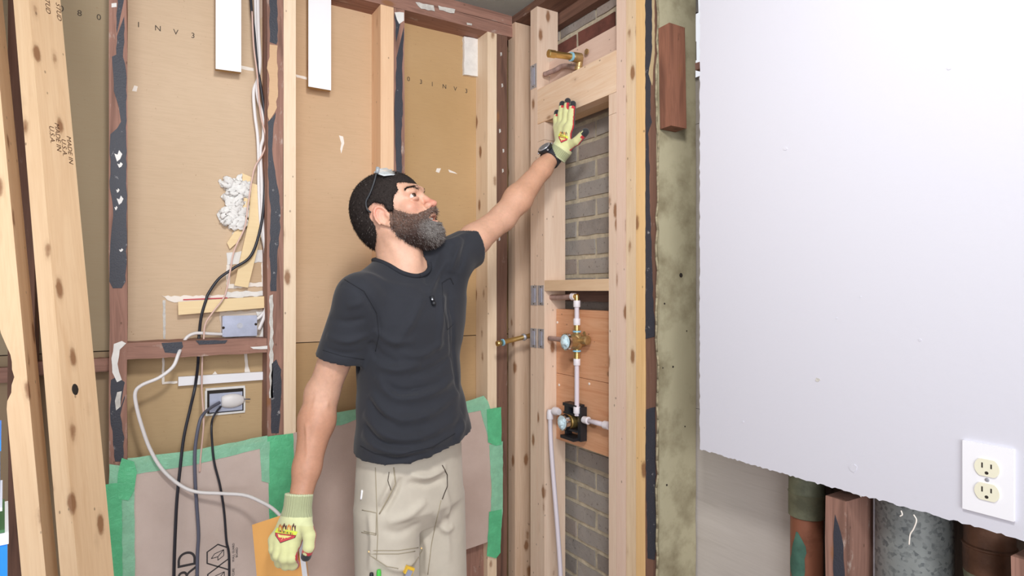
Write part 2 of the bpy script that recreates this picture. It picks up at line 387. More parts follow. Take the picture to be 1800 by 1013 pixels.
# top plate smears, brown double plate
for pts in ([(730, 4), (762, 10), (764, 20), (740, 16)], [(770, 10), (800, 17), (798, 24), (772, 18)], [(820, 40), (829, 42), (829, 45), (821, 44)]):
    w3 = [PA(u, v, YA-.0012) for u, v in pts]
    slab('plaster_smear', [Vector((x, YA-.0035, z)) for x, z in jag([(p.x, p.z) for p in w3], .012, .002)], (0, -1, 0), .002, M['gypcore'], wa)
# gypsum patch high beside the corner stud
def pa_slab(name, pts, y, th, mat, parent=None, amp=0, step=.01, matside=None):
    w3 = [PA(u, v, y) for u, v in pts]; q = [(p.x, p.z) for p in w3]
    if amp: q = jag(q, step, amp)
    return slab(name, [Vector((x, y, z)) for x, z in q], (0, -1, 0), th, mat, parent, matside=matside)
o = pa_slab('patch_board', [(816, 64), (846, 70), (846, 136), (838, 134), (816, 131)], YP-.014, .0135, M['plaster'], wa, .0015); tag(o, 'pale grey gypsum patch')
for pts in ([(596, 238), (603, 240), (605, 252), (600, 270), (598, 262), (600, 252)], [(768, 296), (775, 296), (772, 304), (766, 302)], [(788, 298), (800, 303), (804, 306), (790, 303)], [(236, 150), (242, 152), (240, 161), (232, 160)]):
    pa_slab('plaster_smear', pts, YP-.001, .0012, M['smear'], wa, .0008)
# white seams beside the strips
pa_slab('plaster_smear', [(424, 115), (446, 120), (446, 125), (424, 121)], YP-.001, .0012, M['smear'], wa, .001)
pa_slab('plaster_smear', [(520, 131), (540, 136), (540, 140), (521, 136)], YP-.001, .0012, M['smear'], wa, .001)
pa_slab('plaster_smear', [(448, 0), (466, 0), (466, 20), (458, 34), (450, 30)], YP-.001, .0012, paper('#D9C5B4', '#D0B8A4'), wa, .001)
def codeA(s, pts, size=.022):
    for ch, (u, v) in zip(s, pts):
        p = PA(u-2.5, v+4, YP-.0006); pn = [q for q in pan if q.location.x][0]
        text('printed_code', ch, M['ink'], wa, p, (1, 0, -.0), (0, 0, 1), size, .0002)
codeA('080', [(106, 15), (138, 23), (172, 30)]); codeA('1NV3', [(242, 43), (274, 49), (307, 56), (338, 62)])
codeA('031NV3', [(718, 138), (740, 143), (760, 147), (780, 151), (800, 155), (820, 159)])
# ---- right wall framing
wb = empty('wall_right', (XB, 0, 0), kind='structure')
ZP = 2.450
def studB(u0, u1, mat, z0=0, z1=ZP-.001, x=XB, depth=D, rough=False, name='stud'):
    y1, y0 = YB(u0, XB), YB(u1, XB)
    return (rough_board if rough else box)(name, (x, y0+.0004, z0), (x+depth, y1-.0004, z1), mat, wb)
studB(893.5, 905.5, wood('#DEC2A9', '#BF9878', 'z', .35, .5))
studB(932.5, 944.3, PINEP())
zh0, zh1 = 2.034, 2.156
zc = zz(250, 1.195, YB(944, XB))
studB(944.7, 957, PINEP(), z1=zc-.001, name='jack_stud'); studB(944.7, 957, PINEP(), z0=zc, z1=zh0-.001, name='filler_block')
zc2 = zz(201, 1.195, YB(1075, XB))
studB(1070, 1083, PINEP(), z1=zc2-.001, name='jack_stud'); studB(1070, 1083, PINEP(), z0=zc2, z1=zh0-.001, name='filler_block')
studB(1083.5, 1100, wood('#E8CDBB', '#D3AA92', 'z', .25)); studB(1100.5, 1117.5, wood('#E8CFAE', '#C49C74', 'z', .9, .5)); studB(1118, 1132.5, wood('#EAC38C', '#D3A267', 'z', .35))
yj1 = YB(944.6, XB)-.001; yj0 = YB(1083.3, XB)+.001
hd = box('header', (XB, yj0, zh0), (XB+.038, yj1, zh1), wood('#F0D6BC', '#D9A878', 'y', .35, .6), wb, .004)
box('header', (XB+.0385, yj0, zh0), (XB+.083, yj1, zh1-.02), wood('#E2C3A0', '#C99B6E', 'y', .35), wb, .003)
box('backer_board', (XB+.052, yj0, zh1-.019), (XB+.085, yj1, 2.262), wood('#E6C9B8', '#D0AA96', 'y', .1, .3), wb)
yo0, yo1 = YB(1070, XB)+.001, YB(957, XB)-.001        # opening between the jack studs
box('sill_brace', (XB, yo0, 1.451), (XB+D, yo1, 1.487), wood('#E6C8A6', '#CDA27A', 'y', .4), wb, .003)
ft = wood('#E2AE88', '#C47D52', 'y', .6, .6)
box('backer_board', (XB+.050, yo0, 1.1655), (XB+.088, yo1, 1.388), ft, wb, .003)
box('backer_board', (XB+.050, yo0, .936), (XB+.088, yo1, 1.1640), ft, wb, .003)
rough_board('top_plate', (XB+.002, .2, ZP), (XB+D+.03, 2.02, 2.53), DARKW('y'), wb, axis=1, n=20)
rough_board('rear_rail', (XB+.095, 1.18, 2.405), (XB+.125, 2.02, 2.449), DARKW('y'), wb, axis=1, n=10)
# dark board put in for the shaded underside of the sill brace
rough_board('rear_rail', (XB+.10, yo0-.1, 1.415), (XB+.118, yo1+.03, 1.449), wood('#7C655C', '#4e3d38', 'y', 0, .7), wb, axis=1, n=8)
# screw heads on studs and backer
for (u, v) in ((980, 567), (983, 677), (1036, 675)):
    p = PB(u, v, XB+.050); lathe('screw', p, (-1, 0, 0), [(0, .0045), (.0012, .0045), (.002, .002)], M['smear'], wb, 10)
# old tarred stud by the chase, painted side board
rs = studB(1133.3, 1154, DARKW(), x=XB+.004, depth=.135, rough=True); tag(rs, 'dark tarred old stud')
ysd = YB(1154, XB)
def pb_slab(name, pts, x, th, mat, parent=None, amp=0, step=.012, matside=None):
    w3 = [PB(u, v, x) for u, v in pts]; q = [(p.y, p.z) for p in w3]
    if amp: q = jag(q, step, amp)
    return slab(name, [Vector((x, y, z)) for y, z in q], (-1, 0, 0), th, mat, parent, matside=matside)
pb_slab('tar_patch', [(1134, -60), (1146, -60), (1147, 110), (1143, 150), (1143, 200), (1146, 215), (1139, 235), (1142, 300), (1141, 330), (1146, 480), (1148, 545), (1150, 560), (1150, 592), (1134.5, 596), (1135, 300)], XB+.0025, .003, M['tar'], rs, .0015)
pb_slab('tar_patch', [(1136, 720), (1151, 716), (1152, 900), (1155, 950), (1150, 985), (1138, 982), (1135, 800)], XB+.0025, .003, M['tar'], rs, .0015)
pb_slab('plaster_smear', [(1146, -60), (1150, -60), (1150, 85), (1146, 150), (1140, 130), (1146, 90)], XB+.002, .003, paper('#C9B48E', '#B69F7C'), rs, .0012)
gp = rough_board('painted_board', (XB+.000, ysd-.012, 0), (XB+.140, ysd-.0005, 2.449), M['green_paint'], wb, .0012, 30); tag(gp, 'grey-green painted side board of the pipe chase')
# bark-like broken plaster rim on its near edge
bm = bmesh.new(); pr = None
for i in range(60):
    z = .3+i*.0365; pp = Vector((XB-.002+random.uniform(-.002, .003), ysd-.004+random.uniform(-.004, .003), z))
    if pr is not None: addtube(bm, [pr, pp], .0032, 6)
    pr = pp
finish(bm, 'plaster_rim', plain('rim', '#A89C80', .9, 0, .5, 60, .9, 120), gp, (XB, ysd, 1.2), smooth=True)
for (u, v, r) in ((1197, 484, .0065), (1168, 534, .0028), (1165, 647, .002), (1183, 645, .003), (1172, 853, .003), (1204, 750, .002), (1207, 582, .002)):
    a, b = ray(u); yy = ysd-.0125; x = yy*a/b; p = Vector((x, yy, zz(v, x, yy)))
    lathe('nail_hole', p, (0, -1, 0), [(0, r), (.0009, r*.9)], M['slot'], gp, 10)
# chase back: grey painted boards
gy0 = YB(1390, XB+.145)
gb = empty('chase_boards', (XB+.145, 1.0, 0)); gb.parent = wb; gb.location = (.145, 1.0, 0)
zcut = zz(118, XB+.145, 1.1)
z = .02; 
for hh in (.30, .80, .80, .6):
    z2 = min(z+hh, zcut)
    box('plank', (XB+.145, gy0, z+.0006), (XB+.163, ysd+.04, z2-.0006), M['grey_board'], gb, .001); z = z2
    if z >= zcut-.01: break
box('void_board', (XB+.23, -.5, 0), (XB+.25, ysd+.05, 2.6), wood('#5C4A3E', '#2e241f', 'z', 0, .8, .9), wb)
rough_board('offcut', (XB+.10, ysd-.105, zcut), (XB+.144, ysd-.045, zcut+.018), OLD('y'), wb, axis=1, n=3)
# brick wall, each brick its own piece
bw = empty('brick_wall', (XB+.135, 1.2, 0)); bw.parent = wb; bw.location = (.135, 1.2, 0)
XBR = XB+.135
box('mortar_bed', (XBR-.0015, 1.25, .1), (XBR+.05, 2.25, 2.6), M['mortar'], bw, 0)
def mk_brick():
    m, nt, b = newmat('brick'); oi = N(nt, 'ShaderNodeObjectInfo')
    v = coords(nt)
    c = ramp(nt, oi.outputs['Random'], [(.0, srgb('#9A9590')), (.3, srgb('#A7A19B')), (.55, srgb('#999592')), (.8, srgb('#A99B92')), (1, srgb('#8C8884'))])
    f = ramp(nt, noise(nt, v, 18, 5, .65), [(.45, G(0)), (.7, G(.75))]); c = mixc(nt, f, c, srgb('#AAA29A'))
    f = ramp(nt, noise(nt, v, 90, 4, .6), [(.6, G(0)), (.7, G(.5))]); c = mixc(nt, f, c, srgb('#3f3733'))
    nt.links.new(c, b.inputs['Base Color']); b.inputs['Roughness'].default_value = .9; bump(nt, b, noise(nt, v, 140, 4, .7), .6, .003); return m
MB1 = mk_brick(); MB2 = plain('brick_red', '#7A4A3F', .9, 0, 0, 25, .6, 140, hex2='#5e3a32', lo=.4, hi=.7)
meshes = []
for k in range(6):
    bm = bmesh.new(); addbox(bm, (-.006, -.0965, -.0255), (.03, .0965, .0255))
    bmesh.ops.subdivide_edges(bm, edges=[e for e in bm.edges if e.calc_length() > .1], cuts=3)
    for vv in bm.verts: vv.co += Vector((random.uniform(-.0015, .0015), random.uniform(-.0025, .0025), random.uniform(-.0018, .0018)))
    bmesh.ops.recalc_face_normals(bm, faces=bm.faces)
    me = bpy.data.meshes.new('brick'); bm.to_mesh(me); bm.free(); me.materials.append(MB1 if k < 5 else MB2); meshes.append(me)
row = 0; z = .14
while z < 2.58:
    y = 1.30+(row % 2)*.1035
    while y < 2.2:
        top = z > 2.33
        me = meshes[5] if (z > 2.26 and random.random() < .45) else meshes[random.randrange(5)]
        o = bpy.data.objects.new('brick', me); COL.objects.link(o); o.parent = bw
        o.location = Vector((XBR+random.uniform(-.0015, .0015), y, z))-Vector((XBR, 1.2, 0)); o.rotation_euler.x = random.uniform(-.008, .008); y += .207
    z += .0665; row += 1
# ---- the drywall sheet hung over the right wall
xd = XB-.014
yl = YB(1230, xd); zl = zz(790, xd, yl)
o1 = [(yl, CEIL-.002), (yl-.002, 1.9), (yl+.001, 1.5), (yl, zl)]; 
edge = jag([(yl, zl+.0), (.75, zl-.003), (.55, zl+.0), (.30, zl-.001), (-.6, zl)], .006, .0018, False)
side = jag([(yl, CEIL-.002), (yl, zl)], .01, .0016, False)
pts = side[:-1]+edge+[(-.6, CEIL-.002)]
dry = slab('drywall_sheet', [Vector((xd, y, z)) for y, z in pts], (-1, 0, 0), .0125, M['gyp'], None, matside=M['gypcore'])
dry.name = 'wall_covering'; tag(dry, kind='structure')
dry.name = 'drywall_hung'  # this is the hung drywall sheet itself
for (u, v, a) in ((1500, 824, 9), (1437, 668, 5), (1617, 598, 3), (1380, 262, 4), (1668, 120, 4), (1305, 742, 3), (1512, 522, 2), (1470, 560, 2)):
    ps = [PB(u+a*math.cos(t)*random.uniform(.6, 1), v+a*math.sin(t)*random.uniform(.5, .9), xd-.0008) for t in [k*2*math.pi/9 for k in range(9)]]
    slab('paint_chip', ps, (-1, 0, 0), .0008, M['gypcore'] if a == 5 else M['gyp'], dry)
# torn paper fibres on its lower edge
for (pp) in ([(1606, 905), (1611, 915), (1606, 930), (1600, 940), (1598, 958)], [(1584, 898), (1586, 905), (1582, 908)], [(1500, 866), (1508, 868), (1514, 874)]):
    tube('paper_fibre', [PB(u, v, xd+.004) for u, v in pp], .0012, M['smear'], dry, seg=6)
# ================================================================== THINGS ON THE RIGHT WALL
# outlet
pc = PB(1738, 843, xd); oc = empty('outlet_cover', pc, 'white wall outlet plate with two almond receptacles on the white sheet', 'outlet')
W2, H2 = .035, .057
bm = bmesh.new(); addbox(bm, (xd-.0055, pc.y-W2, pc.z-H2), (xd, pc.y+W2, pc.z+H2)); finish(bm, 'cover_plate', M['plate_white'], oc, pc, bevel=.003)
for s in (1, -1):
    bm = bmesh.new(); c = Vector((xd-.0055, pc.y, pc.z+s*.0195)); pts = []
    for k in range(28):
        a = 2*math.pi*k/28; y = .0172*math.cos(a); z = .0172*math.sin(a); z = max(-.0138, min(.0138, z)); pts.append(c+Vector((-.0022, y, z)))
    rc = slab('receptacle', pts, (-1, 0, 0), .0035, M['almond'], oc, bevel=.0006)
    for dy, hh in ((.0062, .0042), (-.0062, .0036)): box('slot', (c.x-.0026, c.y+dy-.001, c.z+.0035-hh), (c.x-.0018, c.y+dy+.001, c.z+.0035+hh), M['slot'], rc, 0)
    lathe('ground_hole', c+Vector((-.0018, 0, -.008)), (-1, 0, 0), [(0, .0026), (.0008, .0026)], M['slot'], rc, 12)
lathe('screw', (xd-.0055, pc.y, pc.z), (-1, 0, 0), [(0, .0032), (.001, .003), (.0016, .0015)], M['steel'], oc, 14)
# pipes in the chase
def pipe(name, u, x, r, z1, mat, label, cat):
    y = YB(u, x); root = empty(name, (x, y, 0), label, cat)
    lathe('pipe_body', (x, y, 0), (0, 0, 1), [(0, r), (z1, r)], mat, root, 32); return root, x, y
r1, x, y = pipe('drain_pipe', 1418, XB+.105, .0345, 1.75, M['copper'], 'copper drain pipe with green corrosion, left of the dark stud under the white sheet', 'pipe')
zk = zz(868, x, y); zk2 = zz(907, x, y)
lathe('coupling', (x, y, zk2), (0, 0, 1), [(0, .036), (.002, .0385), (zk-zk2, .0385), (zk-zk2+.004, .040), (zk-zk2+.007, .038), (.3, .037)], M['green_grime'], r1, 32)
# verdigris stain: thin skin hugging the pipe
bm = bmesh.new(); cols_ = 12; rows_ = 26; zt0 = zz(930, x, y); g = []
for j in range(rows_+1):
    zq = zt0-j*.014; half = (.38+.22*math.sin(j*.37)+.10*math.sin(j*1.3))*min(1, j/3+.1)+random.uniform(-.03, .03); row_ = []
    for i in range(cols_+1):
        a = math.radians(178)-half+2*half*i/cols_+.12*math.sin(j*.8) ; row_.append(bm.verts.new((x+.0351*math.cos(a), y+.0351*math.sin(a), zq)))
    g.append(row_)
for j in range(rows_):
    for i in range(cols_): bm.faces.new((g[j][i], g[j][i+1], g[j+1][i+1], g[j+1][i]))
finish(bm, 'corrosion', M['verdigris'], r1, (x, y, 0), smooth=True)
r2, x, y = pipe('vent_duct', 1605, XB+.12, .0675, 2.2, M['galv'], 'wide grey galvanised steel duct under the white sheet', 'duct')
tube('seam', [(x-.0675*math.cos(.9), y+.0675*math.sin(.9), 0), (x-.0675*math.cos(.9), y+.0675*math.sin(.9), 2.2)], .0025, M['steel'], r2, curve=False, seg=6)
r3, x, y = pipe('soil_pipe', 1739, XB+.11, .0365, 2.2, M['brown_pipe'], 'brown banded pipe below the outlet, right of the galvanised duct', 'pipe')
zk = zz(962, x, y); lathe('coupling', (x, y, zk-.045), (0, 0, 1), [(0, .0385), (.045, .0395), (.047, .041), (.050, .041), (.052, .038), (.2, .038)], M['brown_pipe'], r3, 32)
lathe('grime_collar', (x, y, zk-.062), (0, 0, 1), [(0, .0370), (.017, .0388)], M['green_grime'], r3, 32)
zs = zz(877, XB, YB(1468, XB))
cs = rough_board('cut_stud', (XB+.002, YB(1487, XB), 0), (XB+D+.01, YB(1450, XB), zs), OLD(), None, .0015, 12)
tag(cs, 'sawn-off dark brown stud between the copper pipe and the duct', 'stud')
pb_slab('tar_patch', [(1468, 905), (1474, 925), (1482, 960), (1484, 1030), (1468, 1080), (1464, 990), (1465, 940)], XB+.0005, .002, M['tar'], cs, .0012)
zs = zz(982, XB, YB(1790, XB))
c2 = rough_board('cut_stud', (XB+.002, YB(1830, XB), 0), (XB+D, YB(1778, XB), zs), OLD(), None, .0015, 12)
tag(c2, 'short reddish stud end at the lower right, right of the brown pipe', 'stud')
# wooden block nailed to the green board
yb = ysd-.0125; u0 = 1155
bm = bmesh.new(); zt1 = zz(40, XB, yb-.04); zt2 = zz(222, XB, yb-.04)
addbox(bm, (XB-.003, yb-.040, zt2), (XB+.055, yb-.0005, zt1), Matrix.Rotation(math.radians(-1.2), 3, 'X'), (XB+.02, yb, (zt1+zt2)/2))
bl = finish(bm, 'wood_block', wood('#96644F', '#5C3A2D', 'z', .4, .8, .7, '#4b3229', -.03), None, (XB+.02, yb, (zt1+zt2)/2), bevel=.002)
tag(bl, 'short red-brown wooden block nailed high on the grey-green chase board', 'block')
# nail plates
def nail_plate(u0, u1, v0, v1, label, dx=0):
    a = PB(u0, v0, XB-.0015); b = PB(u1, v1, XB-.0015); c = (a+b)/2
    root = empty('nail_plate', c, label, 'metal plate', 'galvanised nail plates on the door side studs')
    hy = abs(a.y-b.y)/2; hz = abs(a.z-b.z)/2
    box('plate', (XB-.0018-dx, c.y-hy, c.z-hz), (XB-.0002-dx*.5, c.y+hy, c.z+hz), M['steel'], root, .0004)
    box('raised_rib', (XB-.0032-dx, c.y-hy*.45, c.z-hz*.72), (XB-.0017-dx, c.y+hy*.45, c.z+hz*.72), M['steelbox'], root, .0008)
    for s in (-1, 1):
        lathe('prong', (XB-.0018-dx, c.y, c.z+s*hz*.85), (-1, 0, 0), [(0, .0026), (.001, .002)], M['slot'], root, 8)
    return root
nail_plate(932, 942.5, 117, 153, 'galvanised nail plate high on the stud, left of the wooden header')
nail_plate(933, 943.5, 502, 537, 'upper nail plate of the left column, level with the horizontal brace')
nail_plate(945.3, 955.3, 502, 537, 'upper nail plate of the right column, level with the horizontal brace')
nail_plate(932, 943, 577, 612, 'lower left nail plate, where the brass nipple comes out')
nail_plate(945.2, 955.6, 578, 613, 'lower right nail plate, beside the brass nipple')
# brass nipple
bn = PB(930, 592, XB+.004); bn.x = XB-.002; bn.y = YB(926, XB)
tip = PA(880, 603, bn.y-.0)
rt = empty('brass_nipple', bn, 'brass pipe nipple with a blue ring poking out of the framing by the corner', 'pipe')
dr = (tip-bn).normalized(); L = (tip-bn).length
lathe('nipple_body', bn, dr, [(-.03, .0085), (L-.01, .0085)], M['brass'], rt)
lathe('collar', bn+dr*.004, dr, [(0, .0105), (.006, .0135), (.012, .0115)], M['steel'], rt, 16)
lathe('plastic_ring', bn+dr*(L-.012), dr, [(0, .012), (.005, .0125)], M['bluering'], rt)
lathe('end_cap', bn+dr*(L-.004), dr, [(0, .0095), (.02, .0095)], M['brass'], rt, 8)
# shower arm stub
sb = PB(1020, 102, XB+.03); tp = Vector((XB-.100, sb.y-.002, sb.z-.012))
rt = empty('shower_arm_stub', sb, 'brass drop elbow with capped brass stub above the header', 'pipe fitting')
dr = (tp-sb).normalized(); L = (tp-sb).length
lathe('elbow_body', sb-dr*.004, dr, [(0, .010), (.004, .0155), (.032, .0155), (.036, .013)], M['brass_dull'], rt)
lathe('elbow_outlet', sb+Vector((0, 0, .004)), (0, .25, -1), [(0, .011), (.03, .011), (.032, .0135), (.042, .0135)], M['brass_dull'], rt)
lathe('plastic_ring', sb+dr*.034, dr, [(0, .0145), (.006, .0145)], M['bluering'], rt)
lathe('stub_pipe', sb+dr*.03, dr, [(0, .0105), (L-.035, .0105)], M['brass'], rt)
lathe('end_cap', sb+dr*(L-.026), dr, [(0, .0125), (.001, .013), (.022, .013), (.024, .010)], M['brass'], rt, 8)
for s in (-1, 1):
    pb_ = sb+Vector((.012, s*.02, .016)); lathe('mounting_ear', pb_, (-1, 0, 0), [(0, .009), (.004, .009)], M['brass_dull'], rt, 14)
pp = [PB(957, 131, XB+.02), PB(975, 124, XB+.03), PB(992, 116, XB+.04), sb+Vector((.004, .003, -.035))]
t = tube('shower_riser', pp, .0085, M['pipe_pink'], None); tag(t, 'pinkish flexible pipe running behind the header up to the brass elbow', 'pipe')
# ---- upper valve and risers
def valve(px, py, label):
    pass
vx = XB+.018
v1 = PB(1014, 600, vx)
rv = empty('shower_valve', v1, 'upper brass shower valve with round chrome rim and pale blue stem cap', 'valve')
lathe('valve_body', v1+Vector((0, 0, -.026)), (0, 0, 1), [(0, .012), (.006, .017), (.014, .020), (.038, .020), (.046, .017), (.052, .012)], M['brass_dull'], rv)
lathe('stem_housing', v1+Vector((.025, 0, 0)), (-1, 0, 0), [(0, .018), (.02, .021), (.045, .0225), (.062, .0235)], M['brass_dull'], rv)
lathe('chrome_rim', v1+Vector((-.036, 0, 0)), (-1, 0, 0), [(0, .025), (.002, .0275), (.010, .0275), (.0115, .0245)], M['chrome'], rv, 32)
sc_ = lathe('stem_cap', v1+Vector((-.0462, 0, 0)), (-1, 0, 0), [(0, .0235), (.002, .0235)], M['lightblue'], rv, 32)
for a in range(4):
    an = a*math.pi/2+.5; d_ = Vector((0, math.cos(an), math.sin(an)))
    tube('cap_rib', [v1+Vector((-.050, 0, 0)), v1+Vector((-.049, 0, 0))+d_*.019], .0058, M['lightblue'], sc_, curve=False, seg=8)
lathe('cap_hub', v1+Vector((-.048, 0, 0)), (-1, 0, 0), [(0, .012), (.010, .010), (.012, .006)], M['lightblue'], sc_, 16)
for dd, rr in (((.012, -.040, 0), .012),):
    lathe('side_port', v1+Vector((.006, -.012, .004)), (.1, -1, 0.05), [(0, .013), (.022, .013), (.024, .0155), (.032, .0155), (.034, .010)], M['brass_dull'], rv, 20)
lathe('side_port', v1+Vector((.006, .012, 0)), (0, 1, 0), [(0, .013), (.018, .013)], M['brass_dull'], rv, 20)
lathe('mounting_ear', v1+Vector((.010, -.028, .026)), (-1, 0, 0), [(0, .007), (.003, .007)], M['brass_dull'], rv, 14)
for s in (1, -1):
    lathe('union', v1+Vector((0, 0, s*.024)), (0, 0, s), [(0, .009), (.012, .009), (.013, .0105), (.034, .0105)], M['brass'], rv, 20)
    lathe('plastic_ring', v1+Vector((0, 0, s*.029)), (0, 0, s), [(0, .0135), (.005, .0135)], M['bluering'], rv, 20)
# supply stub left of the valve
t = tube('supply_stub', [PB(966, 595, XB+.012), PB(985, 597, XB+.014), PB(999, 600, XB+.02)], .0085, M['pipe_pink']); tag(t, 'short pinkish pipe from the stud into the upper valve', 'pipe')
# riser above the upper valve
ze = PB(1009, 521, vx).z
rp = empty('riser_pipe', v1+Vector((0, 0, .05)), 'white plastic riser from the upper valve to the brass elbow under the brace', 'pipe')
lathe('pipe_body', v1+Vector((0, 0, .05)), (0, 0, 1), [(0, .0078), (ze-v1.z-.05, .0078)], M['pex'], rp)
for zq in (v1.z+.052, ze-.035): lathe('crimp_sleeve', (v1.x, v1.y, zq), (0, 0, 1), [(0, .0108), (.0015, .0115), (.020, .0115), (.0215, .0108)], M['pexwhite'], rp)
eb = empty('brass_elbow', (v1.x, v1.y, ze), 'small brass elbow with white collar just under the horizontal brace', 'pipe fitting')
lathe('elbow_body', (v1.x, v1.y, ze-.016), (0, 0, 1), [(0, .0085), (.018, .0085), (.024, .005)], M['brass'], eb, 16)
lathe('elbow_arm', (v1.x, v1.y, ze-.001), (0, 1, 0), [(0, .009), (.016, .009)], M['brass'], eb, 16)
lathe('collar', (v1.x, v1.y+.010, ze-.001), (0, 1, 0), [(0, .0115), (.014, .0125), (.017, .010)], M['pexwhite'], eb, 20)
pe = PB(968, 523, XB+.03)
t = tube('supply_pipe', [pe, (v1.x+.006, (pe.y+v1.y)/2, ze-.004), (v1.x, v1.y+.02, ze-.001)], .0095, M['pipe_pink']); tag(t, 'mottled pinkish pipe running level under the horizontal brace', 'pipe')
# lower riser and lower valve with black bracket
v2 = PB(1014, 742, vx)
rp = empty('riser_pipe', (v1.x, v1.y, v2.z), 'white plastic pipe between the upper and the lower valve', 'pipe')
lathe('pipe_body', (v1.x, v1.y, v2.z+.02), (0, 0, 1), [(0, .0078), (v1.z-v2.z-.07, .0078)], M['pex'], rp)
for zq in (v1.z-.078, v2.z+.028): lathe('crimp_sleeve', (v1.x, v1.y, zq), (0, 0, 1), [(0, .0108), (.0015, .0115), (.020, .0115), (.0215, .0108)], M['pexwhite'], rp)
c2 = PB(1004, 741, vx+.0)
rv = empty('tub_valve', c2, 'lower brass valve with pale blue cap inside a black plastic bracket', 'valve')
lathe('valve_body', c2+Vector((.026, 0, 0)), (-1, 0, 0), [(0, .022), (.034, .022), (.036, .020), (.048, .0235)], M['brass'], rv, 28)
lathe('chrome_rim', c2+Vector((-.020, 0, 0)), (-1, 0, 0), [(0, .022), (.002, .0265), (.016, .0265), (.0175, .0235)], M['chrome'], rv, 32)
sc_ = lathe('stem_cap', c2+Vector((-.0362, 0, 0)), (-1, 0, 0), [(0, .0225), (.002, .0225)], M['lightblue'], rv, 32)
for a in range(3):
    an = a*math.pi*2/3+.4; d_ = Vector((0, math.cos(an), math.sin(an)))
    tube('cap_rib', [c2+Vector((-.040, 0, 0)), c2+Vector((-.039, 0, 0))+d_*.018], .0055, M['lightblue'], sc_, curve=False, seg=8)
lathe('cap_hub', c2+Vector((-.038, 0, 0)), (-1, 0, 0), [(0, .012), (.010, .010), (.012, .006)], M['lightblue'], sc_, 16)
bk = empty('plastic_bracket', c2, 'black plastic mounting bracket around the lower valve', 'bracket')
xb0, xb1 = XB-.004, XB+.045; hy, hz = .036, .058
def bb(name, y0, y1, z0, z1, x0=XB+.020, x1=xb1): return box(name, (x0, c2.y+y0, c2.z+z0), (x1, c2.y+y1, c2.z+z1), M['black'], bk, .002)
bb('side_bar', -hy-.012, -hy+.004, -hz, hz-.006); bb('side_bar', hy-.006, hy+.004, .024, hz)
bb('cross_bar', -hy, hy, hz-.010, hz, XB+.01); bb('cross_bar', -hy, hy, .022, .028, XB+.012); bb('cross_bar', -hy, hy, -hz, -hz+.010, XB+.0); bb('cross_bar', -hy, hy, -.030, -.024, XB+.012)
bb('side_bar', hy-.006, hy+.002, -hz, -.022); bb('side_bar', .004, .02, .026, hz-.01, XB+.01)
# outlet to the right
a = PB(1026, 738, vx+.004); b = PB(1076, 750, vx+.012); b = PB(1071, 749, vx+.012)
t = empty('tub_spout_pipe', a, 'white plastic pipe from the lower valve to the right jack stud', 'pipe')
tube('pipe_body', [a, b], .0078, M['pex'], t, curve=False, seg=16)
dr = (b-a).normalized()
lathe('crimp_sleeve', a, dr, [(0, .011), (.022, .0125), (.024, .011)], M['pexwhite'], t); lathe('crimp_sleeve', b-dr*.022, dr, [(0, .0105), (.001, .0125), (.021, .0125)], M['pexwhite'], t)
# left elbow and long pipe down
e = PB(975, 723, XB+.015)
t = empty('drop_pipe', e, 'long pale plastic pipe dropping in front of the jack stud from the lower valve', 'pipe')
lathe('elbow_body', e+Vector((0, .008, .001)), (0, -1, 0), [(0, .008), (.006, .0135), (.022, .0145), (.034, .010)], M['pexwhite'], t, 20)
q0 = PB(967, 722, XB+.010); lathe('crimp_sleeve', q0+Vector((0, 0, -.006)), (0, 0, -1), [(-.01, .009), (0, .0118), (.022, .0118), (.024, .010)], M['pexwhite'], t, 20)
pts_ = [q0, PB(968, 770, XB+.006), PB(972, 830, XB+.004), PB(980, 930, XB+.003), PB(986, 1030, XB+.003)]
last = pts_[-1]; pts_ += [Vector((last.x, last.y-.01, .15)), Vector((last.x, last.y-.012, 0.01))]
tube('pipe_body', pts_, .0078, M['pex'], t, seg=14)
# ================================================================== THINGS ON THE BACK WALL
def strip(u0, u1, v0, vb0, vb1, label, y=YA+.035, th=.018):
    o = pa_slab('white_batten', [(u0, v0), (u1, v0), (u1, vb1), (u0, vb0)], y, th, M['white_board'], None, matside=wood('#B9955F', '#8f6a3a')); return tag(o, label, 'batten', 'white battens on the back wall')
strip(379, 424, -140, 121, 127, 'wide white batten hanging at the top left, left of the cable bundle')
strip(542, 582, -140, 152, 159, 'white batten hanging at the top, right of the double stud')
o = strip(313, 462, 0, 0, 0, 'x') if False else pa_slab('white_batten', [(313.5, 663), (462, 654), (462, 668), (313.5, 679)], YP-.016, .012, M['white_board']); tag(o, 'thin level white batten between the brace and the wall box', 'batten', 'white battens on the back wall')
def shim(pts, label, y, th=.009):
    o = pa_slab('wood_shim', pts, y, th, wood('#EFD6A8', '#DDBB85', 'x', 0, .4)); return tag(o, label, 'shim', 'pale wood shims')
shim([(443, 322), (461, 328), (467, 380), (436, 506), (412, 502), (437, 390)], 'pale wood shim standing at a slant beside the plaster lump', YP-.024)
shim([(425, 304), (443, 312), (440, 350), (424, 420), (404, 438), (399, 427), (417, 400), (421, 350)], 'short splintered pale shim tucked behind the slanted one', YP-.012, .006)
shim([(313, 531), (464, 521), (470, 541), (313.5, 554)], 'level pale wood shim above the metal junction box', YP-.03)
